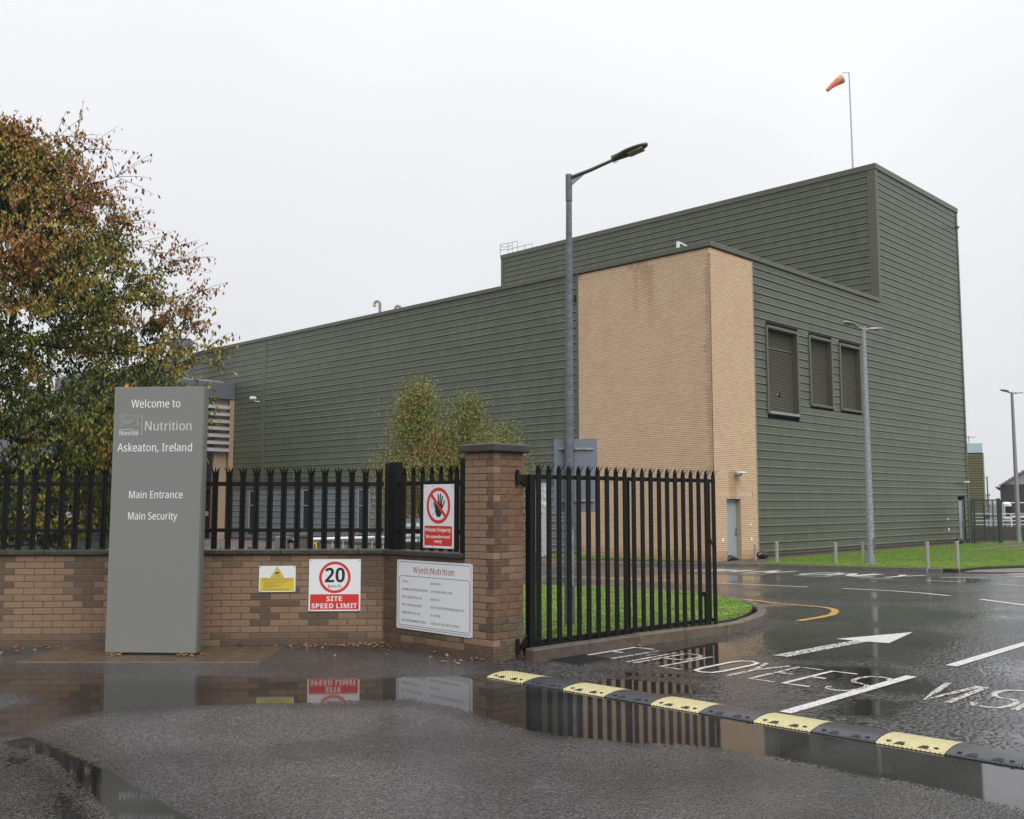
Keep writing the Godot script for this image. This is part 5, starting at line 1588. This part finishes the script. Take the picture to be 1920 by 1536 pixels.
func make_lamps() -> void:
	var l := thing("street_lamp", "tall grey street lamp with one outstretched arm, standing behind the open gate", "street lamp", Vector3(0.73, 0.06, -12.72), 0.0)
	part(l, "pole", tube_mesh([Vector3(0, -0.1, 0), Vector3(0.0, 1.5, 0), Vector3(0.005, 2.2, 0), Vector3(0.02, 5.62, 0)], [0.066, 0.064, 0.058, 0.038], 8), M.galv_dark)
	part(l, "collar", tube_mesh([Vector3(0.02, 5.55, 0), Vector3(0.02, 5.91, 0)], [0.044, 0.044], 14), M.galv_dark)
	part(l, "door", box_mesh(Vector3(0.005, 0.55, 0.05), Vector3(0.055, 1.25, 0.068), 0.004), M.galv)
	var yaw := Basis(Vector3.UP, deg_to_rad(-24))
	var arm := Transform3D(yaw, Vector3(0.02, 5.86, 0))
	part(l, "arm", tube_mesh([arm * Vector3(0.0, 0, 0), arm * Vector3(.30, .07, 0), arm * Vector3(.62, .165, 0)], [0.026, 0.024, 0.021], 10), M.lamp_head)
	var gs := Shape.new()
	gs.prism(PackedVector2Array([Vector2(.04, -.02), Vector2(.04, -.10), Vector2(.22, .03), Vector2(.2, .045)]), -.006, .006, arm)
	part(l, "gusset", gs.done(), M.galv)
	lamp_head(l, arm * Transform3D(Basis(Vector3(0, 0, 1), deg_to_rad(16)), Vector3(.60, .165, 0)), 0.50, M.lamp_head)
	# the back of a road sign strapped to it
	var s := thing("road_sign", "blank grey back of a road sign strapped to the street lamp behind the gate", "sign", Vector3(0.73, 1.54, -12.82), 3.0)
	part(s, "plate", box_mesh(Vector3(-.185, 0, -.004), Vector3(.375, .945, 0), .001), M.sign_back)
	for y in [.80, .13]:
		part(s, "channel", box_mesh(Vector3(-.125, y, 0), Vector3(.325, y + .025, .022), .003), M.galv)
		var cl := Shape.new()
		cl.box(Vector3(-.085, y - .002, .02), Vector3(.085, y + .028, .028))
		cl.box(Vector3(-.085, y - .002, .02), Vector3(-.077, y + .028, .115))
		cl.box(Vector3(.077, y - .002, .02), Vector3(.085, y + .028, .115))
		part(s, "clamp", cl.done(), M.galv)
	var p := g3(12.7, -35.34, 0.1)
	twin_lamp("tall galvanised street lamp with twin heads on the lawn before the gable wall", p, 8.5, 38.0)
	twin_lamp("tall galvanised street lamp with twin heads at the right edge before the barn", g3(28.2, -55.5, 0.05), 8.5, 38.0)
	var d := thing("street_lamp", "distant thin street lamp between the tower and the barn", "street lamp", Vector3(43.1, -0.65, -90), 0)
	part(d, "pole", tube_mesh([Vector3.ZERO, Vector3(0, 4.6, 0)], [0.09, 0.06], 8), M.galv_dark)
	lamp_head(d, Transform3D(Basis(Vector3.UP, PI), Vector3(0.1, 4.66, 0)), 0.7, M.lamp_head)

func make_yard_things() -> void:
	# bollards along the kerb
	var pos := [[9.81, -37.0, .76, "bollard nearest the rubbish bag at the brick corner"], [11.63, -35.9, .79, "second bollard from the brick corner, left of the twin lamp"], [12.5, -35.55, .80, "bollard half hidden behind the foot of the twin lamp"], [13.2, -31.75, .86, "left one of the two bollards on the lawn's right corner"], [13.95, -31.3, .88, "rightmost bollard, beside the footpath"]]
	var first: Node3D = null
	for b in pos:
		var label: String = "pale round " + b[3]
		var p := g3(b[0], b[1], 0.08)
		if first == null:
			first = thing("bollard", label, "bollard", p, 0, "pale bollards along the kerb")
			part(first, "post", tube_mesh([Vector3(0, -0.1, 0), Vector3(0, .78, 0)], [.062, .062], 14), M.bollard)
			part(first, "cap", tube_mesh([Vector3(0, .78, 0), Vector3(0, .795, 0), Vector3(0, .805, 0)], [.066, .066, .045], 14), M.bollard)
		else:
			var c := copy_of(first, "bollard", label, p, 0)
			c.scale.y = b[2] / .80
	var thin := thing("bollard", "thin pale post in front of the grey door", "bollard", bmat(-0.7, 1.72, -0.56), 0)
	part(thin, "post", tube_mesh([Vector3(0, 0, 0), Vector3(0, .62, 0)], [.05, .05], 12), M.bollard)
	part(thin, "cap", tube_mesh([Vector3(0, .62, 0), Vector3(0, .645, 0)], [.05, .035], 12), M.bollard)
	# road barrier seen through the fence
	var y0 := gh(-30.0)
	var b := thing("road_barrier", "white boom barrier with red bands and a hanging skirt behind the fence", "barrier", Vector3(-7.1, y0, -30.0), 0)
	part(b, "housing", box_mesh(Vector3(0.0, 0, -.25), Vector3(.36, 1.14, .15), .03), M.grey_box)
	part(b, "pivot", tube_mesh([Vector3(.36, 1.02, -.05), Vector3(.52, 1.02, -.05)], [.09, .09], 12), M.sign_black)
	part(b, "boom", tube_mesh([Vector3(.5, 1.02, -.05), Vector3(4.6, 1.13, -.05)], [.055, .05], 10), M.white)
	for x in [.62, 2.3, 3.9]:
		var yy: float = 1.02 + (x - .5) * .0268
		part(b, "red_band", tube_mesh([Vector3(x - .07, yy - .002, -.05), Vector3(x + .07, yy + .002, -.05)], [.058, .058], 10), M.sign_red)
	for k in 12:
		var x := 1.1 + k * .30
		var yy := 1.0 + (x - .5) * .0268
		part(b, "skirt_rod", tube_mesh([Vector3(x, yy, -.05), Vector3(x + (.06 if k % 2 else -.04), yy - .62, -.05)], [.012, .012], 6), M.white)
	part(b, "base_rail", tube_mesh([Vector3(1.0, .42, -.05), Vector3(4.5, .5, -.05)], [.014, .014], 6), M.white)
	var sp := thing("stone_post", "squat mossy stone post beside the white boom", "post", Vector3(-6.15, y0, -29.2), 8)
	part(sp, "shaft", box_mesh(Vector3(-.16, 0, -.16), Vector3(.16, 1.12, .16), .03), M.stone_post)
	part(sp, "top", box_mesh(Vector3(-.19, 1.12, -.19), Vector3(.19, 1.24, .19), .03), M.stone_post)
	var cb := thing("control_box", "small dark control box with a yellow label beside the barrier", "control box", Vector3(-5.85, y0, -29.6), 0)
	part(cb, "box", box_mesh(Vector3(-.1, 0, -.1), Vector3(.14, 1.0, .1), .02), M.stone_post)
	part(cb, "label_plate", box_mesh(Vector3(-.03, .55, .1), Vector3(.09, .98, .108)), M.sign_yellow)
	part(cb, "stripe", box_mesh(Vector3(0, .62, .108), Vector3(.03, .92, .112)), M.sign_black)


# ------------------------------------------------------------------ far away
func make_distance() -> void:
	# green mesh gate cage at the right end of the factory
	var c := thing("mesh_gate", "dark green wire mesh gate with heavy posts at the right end of the factory", "gate", Vector3(25.55, -0.65, -55.5), -12)
	for x in [0.0, 0.20, 1.52, 1.66, 1.80]:
		part(c, "post", box_mesh(Vector3(x - .05, 0, -.05), Vector3(x + .05, 2.58 if x > .1 and x < 1.7 else 2.5, .05), .008), M.green_mesh, at(0, 0, -.9 if x > 1.6 else (.25 if x < .1 else 0.0)))
	for y in [.06, 1.55, 2.45]:
		part(c, "rail", box_mesh(Vector3(.25, y, -.03), Vector3(1.47, y + .07, .03)), M.green_mesh)
	part(c, "lock", box_mesh(Vector3(.72, 1.45, -.05), Vector3(1.0, 1.68, .06)), M.green_mesh)
	for x in [.70, 1.15]: part(c, "bar", box_mesh(Vector3(x, .1, -.03), Vector3(x + .055, 2.45, .03)), M.green_mesh)
	var w := Shape.new()
	for k in 26:
		var x := .26 + k * .047
		w.box(Vector3(x, .1, -.004), Vector3(x + .007, 2.45, .004))
	for k in 48:
		var y := .12 + k * .049
		w.box(Vector3(.25, y, -.003), Vector3(1.47, y + .006, .003))
	part(c, "wire_mesh", w.done(), M.green_mesh, Transform3D(), "", "stuff")
	# retaining wall with white railings
	var rw := thing("retaining_wall", "low brown retaining wall with pale railings on top at the right edge", "wall", Vector3(26.0, -0.75, -62.5), 0)
	part(rw, "wall", box_mesh(Vector3(0, 0, -.4), Vector3(22, .95, 0), .02), M.brown_wall)
	for k in 12: part(rw, "railing_post", box_mesh(Vector3(.2 + k * 1.3, .95, -.25), Vector3(.26 + k * 1.3, 1.75, -.19)), M.rail_white)
	for y in [1.05, 1.28, 1.50, 1.72]: part(rw, "rail", box_mesh(Vector3(.2, y, -.23), Vector3(15, y + .06, -.20)), M.rail_white)
	var back := thing("pipe_rail", "white pipe rail running in front of the dark barn wall", "railing", Vector3(36.0, -0.65, -72), 0)
	for k in 6: part(back, "post", box_mesh(Vector3(k * 2.0, 0, 0), Vector3(k * 2.0 + .07, 2.34, .07)), M.rail_white)
	part(back, "rail", tube_mesh([Vector3(-0.5, 2.34, 0.03), Vector3(11, 2.34, 0.03)], [.05, .05], 6), M.rail_white)
	part(back, "rail", tube_mesh([Vector3(-0.5, 1.35, 0.03), Vector3(11, 1.35, 0.03)], [.07, .07], 6), M.rail_white)
	# dark barn with a pale corrugated roof
	var b := thing("barn", "dark grey barn with a pale pitched roof at the right edge", "barn", Vector3(46.7, -0.65, -95), -27)
	part(b, "wall", box_mesh(Vector3(0, 0, -24), Vector3(18, 4.1, 0)), M.barn_wall)
	var gb := Shape.new()
	gb.prism(PackedVector2Array([Vector2(0, 4.1), Vector2(18, 4.1), Vector2(9, 10.0)]), -24, -0.1)
	part(b, "gable", gb.done(), M.barn_roof)
	for k in 34:
		var x := -0.4 + k * .29
		if x < 9.0:
			part(b, "roof_sheet", box_mesh(Vector3(x, 0, -24.2), Vector3(x + .27, .12, .25)), M.barn_roof, at(0, 4.05 + x * .655, 0))
	# olive tower with a pale blue top
	var t := thing("silo_tower", "distant olive louvred tower with a pale blue top behind the factory", "tower", Vector3(38.9, -0.65, -85), -25)
	part(t, "core", box_mesh(Vector3(0, 0, -3), Vector3(1.36, 6.6, -.06)), M.olive_dark)
	for k in 30:
		part(t, "slat", box_mesh(Vector3(0, .2 + k * .212, -.06), Vector3(1.36, .2 + k * .212 + .15, 0), .01), M.buff_flat if false else grain_olive())
	part(t, "top", box_mesh(Vector3(-.03, 6.6, -3.03), Vector3(1.39, 7.45, .03), .02), M.blue_top)
	part(t, "corner_trim", box_mesh(Vector3(1.36, 0, -.1), Vector3(1.46, 6.6, .03)), M.bollard)
	part(t, "aerial", tube_mesh([Vector3(.35, 7.45, -1), Vector3(.35, 8.15, -1)], [.035, .035], 6), M.galv_dark)
	part(t, "aerial_arm", tube_mesh([Vector3(-.2, 8.02, -1), Vector3(.9, 8.02, -1)], [.03, .03], 6), M.galv_dark)
	# a lorry parked beyond the railings
	var tr := thing("lorry", "white lorry cab parked beyond the railings, before the barn", "lorry", Vector3(34.15, -0.65, -70), -26)
	part(tr, "cab", box_mesh(Vector3(.3, .5, -2), Vector3(.9, 2.4, 0), .15), M.white)
	part(tr, "windscreen", box_mesh(Vector3(.5, 1.4, -.1), Vector3(.92, 2.1, .02), .01), M.glass_dark)
	part(tr, "grille", box_mesh(Vector3(.36, .8, 0), Vector3(.86, 1.2, .03)), M.sign_blue)
	for x in [.45, .75]: part(tr, "wheel", tube_mesh([Vector3(x - .12, .45, -.3), Vector3(x + .12, .45, -.3)], [.45, .45], 14), M.sign_black)
	# buildings half hidden behind the autumn tree
	var o := thing("office_block", "long low pale office building behind the autumn tree at the left", "building", Vector3(-60, -0.65, -62), 8)
	part(o, "wall", box_mesh(Vector3(0, 0, -14), Vector3(36, 3.2, 0)), M.grey_box)
	part(o, "fascia", box_mesh(Vector3(-.3, 3.2, -14.3), Vector3(36.3, 4.3, .3), .05), M.office)
	part(o, "roof", box_mesh(Vector3(2, 4.3, -13), Vector3(34, 8.2, -3), .05), M.galv_dark)
	for k in 9: part(o, "window", box_mesh(Vector3(1.2 + k * 3.9, 1.0, -.05), Vector3(4.0 + k * 3.9, 2.7, .03)), M.glass_dark)
	var sh := thing("low_shed", "low shed with a pale roof edge behind the left part of the fence", "shed", Vector3(-27.5, -0.65, -48), 4)
	part(sh, "wall", box_mesh(Vector3(0, 0, -6), Vector3(11, 1.6, 0)), mat(Color(.012, .03, .03), .6))
	part(sh, "roof_edge", box_mesh(Vector3(-.2, 1.6, -6.2), Vector3(11.2, 1.85, .2), .02), M.office)
	for k in 4: part(sh, "window", box_mesh(Vector3(1 + k * 2.6, .5, 0), Vector3(2.8 + k * 2.6, 1.3, .03)), M.glass_dark)
	# hazy tree line far beyond
	var r := RandomNumberGenerator.new(); r.seed = 44
	var labels := ["distant bushy tree left of the dark barn", "pale distant tree behind the thin street lamp", "low distant tree between the tower and the lamp"]
	for k in 3:
		var p: Vector3 = [Vector3(55.5, -1, -120), Vector3(52, -1, -122), Vector3(57, -1, -112)][k]
		far_tree(labels[k], p, [2.2, 2.6, 1.6][k], [4.6, 3.9, 3.9][k], r)

func grain_olive() -> Material:
	if not M.has("slat"): M.slat = grain(mat(Color(.20, .19, .075), 0.6), "soft", 0.6)
	return M.slat

func far_tree(label: String, p: Vector3, rad: float, h: float, r: RandomNumberGenerator) -> void:
	var t := thing("distant_tree", label, "tree", p)
	part(t, "trunk", tube_mesh([Vector3.ZERO, Vector3(0, h * .6, 0)], [.2, .08], 6), M.bark)
	var places := []; var cols := []
	for k in 900:
		var d := Vector3(r.randfn(), r.randfn(), r.randfn()).normalized() * pow(r.randf(), .4)
		places.append(Transform3D(Basis(Vector3(r.randfn(), r.randfn(), r.randfn()).normalized(), r.randf() * TAU).scaled(Vector3.ONE * r.randf_range(2.0, 4.5)), Vector3(d.x * rad, h * .62 + d.y * h * .4, d.z * rad)))
		var v := r.randf_range(.7, 1.2)
		cols.append(Color(.10 * v, .105 * v, .03 * v))
	many(t, "crown", leaf_mesh(), M.leaf, places, cols)


# ------------------------------------------------------------------ trees
func leaf_mesh() -> ArrayMesh:   # a folded pointed leaf, 7 cm long, hanging down from its stalk
	if X.has("leaf"): return X.leaf
	var s := Shape.new()
	var a := Vector3.ZERO; var tip := Vector3(0, -.075, .01)
	var l := Vector3(-.020, -.030, .008); var r := Vector3(.020, -.030, .008)
	var m := Vector3(0, -.034, -.004)
	var l2 := Vector3(-.013, -.056, .010); var r2 := Vector3(.013, -.056, .010)
	s.tri(a, m, r); s.tri(a, l, m); s.quad(m, l, l2, tip); s.quad(m, tip, r2, r)
	X.leaf = s.done()
	return X.leaf

func make_trees() -> void:
	autumn_tree()
	birch("slender autumn birch with the tallest crown, left of the pillar", Vector3(-2.55, gh(-27.0), -27.0), 5.35, 1.0, 11, 24000)
	birch("bushy autumn birch right behind the gate pillar", Vector3(-1.25, gh(-27.6), -27.6), 5.05, 1.1, 12, 25000)
	birch("smaller green birch standing alone right of the bushy ones", Vector3(-0.15, gh(-29.0), -29.0), 4.6, .75, 13, 8000)

func skeleton(root: Array, targets: Array, r: RandomNumberGenerator, lift: float) -> Array:
	# grow branches from the points of the trunk to the targets, nearest first; returns [points, parents]
	var pts := []; var par := []
	for i in root.size():
		pts.append(root[i]); par.append(i - 1)
	for t in targets:
		var best := 0; var bd := 1e9
		for i in pts.size():
			var d: Vector3 = t - pts[i]
			var k := d.length_squared() * (1.0 if d.y > -0.3 * Vector2(d.x, d.z).length() else 2.2)
			if k < bd: bd = k; best = i
		var a: Vector3 = pts[best]
		var l := a.distance_to(t)
		var n := maxi(2, int(l / 0.35))
		var prev := best
		for k in range(1, n + 1):
			var q := float(k) / n
			var p := a.lerp(t, q) + Vector3(0, -lift * l * q * (1.0 - q), 0)
			if k < n: p += Vector3(r.randfn(), r.randfn() * .6, r.randfn()) * 0.045
			pts.append(p); par.append(prev)
			prev = pts.size() - 1
	return [pts, par]

func limbs(parent: Node, pts: Array, par: Array, thin: float, grow: float, m: Material, called: String) -> void:
	var load_ := PackedFloat32Array(); load_.resize(pts.size())
	for i in range(pts.size() - 1, -1, -1):
		load_[i] += 1.0
		if par[i] >= 0: load_[par[i]] += load_[i]
	var s := Shape.new()
	for i in pts.size():
		if par[i] < 0: continue
		var r0 := thin + grow * pow(load_[par[i]], 0.42)
		var r1 := thin + grow * pow(load_[i], 0.42)
		if pts[i].distance_to(pts[par[i]]) < 1e-3: continue
		if r0 > r1 * 1.6: r0 = r1 * 1.3
		s.tube([pts[par[i]], pts[i]], [r0, r1], 5 if r1 > .03 else 3, false)
	part(parent, called, s.done(), m)

const CROWN := [Vector2(0.9, 2.7), Vector2(2.5, 3.4), Vector2(3.5, 3.85), Vector2(4.3, 3.8), Vector2(5.4, 3.35), Vector2(6.6, 2.65), Vector2(7.1, 2.15), Vector2(7.6, 1.55), Vector2(8.4, 0.5)]   # height, radius

func autumn_tree() -> void:
	var r := RandomNumberGenerator.new(); r.seed = 301
	var base := Vector3(-9.6, 0.0, -17.6)
	var t := thing("autumn_tree", "big autumn tree with green, orange and red-brown leaves behind the fence", "tree", base)
	var root := []
	for k in 9: root.append(Vector3(.02 * k, .45 * k, .02 * sin(k)))
	var tr := Shape.new()
	tr.tube([Vector3(0, -.3, 0), Vector3(0.0, .4, 0), Vector3(.05, 1.8, 0), Vector3(.14, 3.4, .02)], [.30, .22, .18, .14], 12)
	part(t, "trunk", tr.done(), M.bark)
	var targets := []
	while targets.size() < 1500:
		var y := r.randf_range(0.9, 8.3)
		var rad := 0.5
		for k in CROWN.size() - 1:
			if y >= CROWN[k].x and y <= CROWN[k + 1].x: rad = lerpf(CROWN[k].y, CROWN[k + 1].y, (y - CROWN[k].x) / (CROWN[k + 1].x - CROWN[k].x))
		var a := r.randf() * TAU
		var q := sqrt(r.randf()) * rad * (1.0 + 0.12 * sin(a * 5.0 + y * 1.7) + 0.10 * sin(a * 9.0 - y * 3.1))
		var p := Vector3(cos(a) * q, y, sin(a) * q)
		if y < 2.2 and q < 1.0: continue
		if r.randf() > 0.35 + 0.65 * q / maxf(rad, .1): continue
		targets.append(p)
		# here and there a spray reaches out past the rest
		if q > rad * .86 and y > 3.5 and y < 8.0 and r.randf() < .32: targets.append(p + (Vector3(cos(a), 0, sin(a)) * .30 + Vector3(0, .42, 0)) * r.randf_range(.4, 1.1))
	targets.sort_custom(func(u: Vector3, v: Vector3) -> bool: return u.distance_squared_to(Vector3(0, 2.6, 0)) < v.distance_squared_to(Vector3(0, 2.6, 0)))
	var sk := skeleton(root, targets, r, 0.16)
	limbs(t, sk[0], sk[1], 0.005, 0.0027, M.bark, "branches")
	# twigs and leaves at the branch ends
	var nz := noise(61, 0.55, FastNoiseLite.TYPE_SIMPLEX_SMOOTH, 3)
	var tw := Shape.new()
	var places := []; var cols := []
	for p in targets:
		var flat_p := Vector2(p.x, p.z)
		var out := Vector3(p.x, 0, p.z).normalized()
		var edge := clampf((flat_p.length() + maxf(0.0, p.y - 4.3) * 0.75 - 2.6) / 2.2, 0.0, 1.0)    # how near the outer, upper rim
		var n := 6 if edge > .72 else (8 if edge > .45 else 9)
		for k in n:
			var d := (out * r.randf_range(.1, 1.0) + Vector3(0, r.randf_range(-.15, .95), 0) + Vector3(r.randfn(), r.randfn() * .3, r.randfn()) * .5).normalized()
			var l := r.randf_range(.30, .62) * (1.25 if edge > .7 else 1.0)
			var e: Vector3 = p + d * l + Vector3(0, -.06 * l, 0)
			tw.tube([p, p + d * l * .55, e], [.006, .0042, .0025], 3, false)
			var m := r.randi_range(5, 7) if edge > .75 else r.randi_range(7, 10)
			for j in m:
				var q := (j + r.randf()) / m
				var pos: Vector3 = p.lerp(e, .15 + .9 * q) + Vector3(r.randfn(), r.randfn(), r.randfn()) * .03
				var b := Basis(Vector3.UP, r.randf() * TAU) * Basis(Vector3.RIGHT, r.randf_range(-.75, .75)) * Basis(Vector3(0, 0, 1), r.randf_range(-.6, .6))
				places.append(Transform3D(b.scaled(Vector3.ONE * r.randf_range(.8, 1.45)), pos))
				var w: float = nz.get_noise_3d(p.x, p.y, p.z) + r.randf_range(-.28, .28) + edge * .66 + (p.y - 4.5) * .06 - .10
				var c := Color(.065, .088, .013)
				if w > .62: c = Color(.23, .085, .033) if r.randf() < .6 else Color(.29, .12, .03)
				elif w > .40: c = Color(.33, .185, .03)
				elif w > .20: c = Color(.27, .215, .027)
				elif w > -.05: c = Color(.155, .165, .021)
				var v := r.randf_range(.7, 1.25)
				cols.append(Color(c.r * v, c.g * v, c.b * v))
	part(t, "twigs", tw.done(), M.bark, Transform3D(), "", "stuff")
	many(t, "crown", leaf_mesh(), M.leaf, places, cols)

func birch(label: String, base: Vector3, h: float, rad: float, seed_: int, count: int) -> void:
	var r := RandomNumberGenerator.new(); r.seed = seed_
	var t := thing("birch_tree", label, "tree", base, 0, "birches behind the fence")
	var root := []
	for k in 12: root.append(Vector3(sin(k * .5) * .03, h * .085 * k, cos(k * .7) * .03))
	part(t, "trunk", tube_mesh([Vector3(0, -.2, 0), Vector3(0.01, h * .3, 0), Vector3(-.02, h * .6, .01), Vector3(.02, h * .96, 0)], [.055, .042, .026, .006], 8), M.bark_pale)
	var targets := []
	while targets.size() < 210:
		var q := r.randf()
		var y := h * (.12 + .86 * q)
		var rr := rad * (pow(clampf((1.0 - q) * 2.7, 0, 1), 1.1) + .03) * (1.0 + .18 * sin(q * 19.0 + seed_))
		var a := r.randf() * TAU
		var s := sqrt(r.randf()) * rr
		targets.append(Vector3(cos(a) * s, y, sin(a) * s))
	targets.sort_custom(func(u: Vector3, v: Vector3) -> bool: return Vector2(u.x, u.z).length() < Vector2(v.x, v.z).length())
	var sk := skeleton(root, targets, r, 0.05)
	limbs(t, sk[0], sk[1], 0.003, 0.0016, M.bark, "branches")
	var nz := noise(seed_, 1.1, FastNoiseLite.TYPE_SIMPLEX_SMOOTH, 3)
	var places := []; var cols := []
	while places.size() < count:
		var p: Vector3 = targets[r.randi() % targets.size()]
		p += Vector3(r.randfn() * .23, r.randfn() * .20 - .06, r.randfn() * .23)
		var b := Basis(Vector3.UP, r.randf() * TAU) * Basis(Vector3.RIGHT, r.randf_range(-1.0, 1.0))
		places.append(Transform3D(b.scaled(Vector3.ONE * r.randf_range(.6, 1.05)), p))
		var w: float = nz.get_noise_3d(p.x, p.y, p.z) - (p.y / h - .62) * 1.1 + r.randf_range(-.3, .3)
		var c := Color(.15, .175, .035) if w < .0 else (Color(.235, .20, .036) if w < .3 else Color(.27, .155, .035))
		var v := r.randf_range(.7, 1.3)
		cols.append(Color(c.r * v, c.g * v, c.b * v))
	many(t, "crown", leaf_mesh(), M.leaf, places, cols)


# ------------------------------------------------------------------ fallen leaves and weeds
func make_litter() -> void:
	var r := RandomNumberGenerator.new(); r.seed = 88
	var places := []; var cols := []
	var heaps := [[-4.33, -10.93, .05, 26], [-3.50, -10.88, .05, 22], [-2.1, -11.62, .16, 26], [-1.55, -11.7, .22, 40], [-2.6, -11.55, .3, 12], [-5.4, -11.4, .2, 18], [-1.0, -11.0, .5, 16], [-.5, -10.6, .3, 10], [1.2, -11.9, .4, 10], [2.4, -12.9, .3, 8]]
	for h in heaps:
		for k in h[3]:
			var x: float = h[0] + r.randfn() * h[2]
			var z: float = h[1] + r.randfn() * h[2] * .45
			if x < -1.5: z = maxf(z, -11.78)
			var b := Basis(Vector3.UP, r.randf() * TAU) * Basis(Vector3.RIGHT, PI / 2 + r.randf_range(-.35, .35))
			places.append(Transform3D(b.scaled(Vector3.ONE * r.randf_range(.5, 1.0)), g3(x, z, .022 + r.randf() * .012)))
			var c: Color = [Color(.26, .10, .03), Color(.20, .12, .05), Color(.13, .07, .03), Color(.30, .17, .05)][r.randi() % 4]
			cols.append(c)
	many(self, "fallen_leaves", leaf_mesh(), M.leaf, places, cols, "scattered wet brown and orange fallen leaves on the asphalt", "leaves")
	# moss and small weeds along the coping
	var wp := []; var wc := []
	for k in 260:
		var x := -r.randf_range(2.9, 5.6)
		if r.randf() < .25: x = -r.randf_range(.1, 2.0)
		var a := deg_to_rad(3.4)
		var l := Vector3(x, 1.106, -.06 - r.randf() * .06)
		var p := Vector3(-1.513, 0, -11.812) + Basis(Vector3.UP, a) * l
		var b := Basis(Vector3.UP, r.randf() * TAU) * Basis(Vector3.RIGHT, PI + r.randf_range(-.6, .6))
		wp.append(Transform3D(b.scaled(Vector3.ONE * r.randf_range(.2, .55)), p))
		var v := r.randf_range(.7, 1.2)
		wc.append(Color(.07 * v, .09 * v, .03 * v))
	many(self, "moss", leaf_mesh(), M.leaf, wp, wc, "small weeds and moss tufts growing along the wall coping under the fence", "moss")
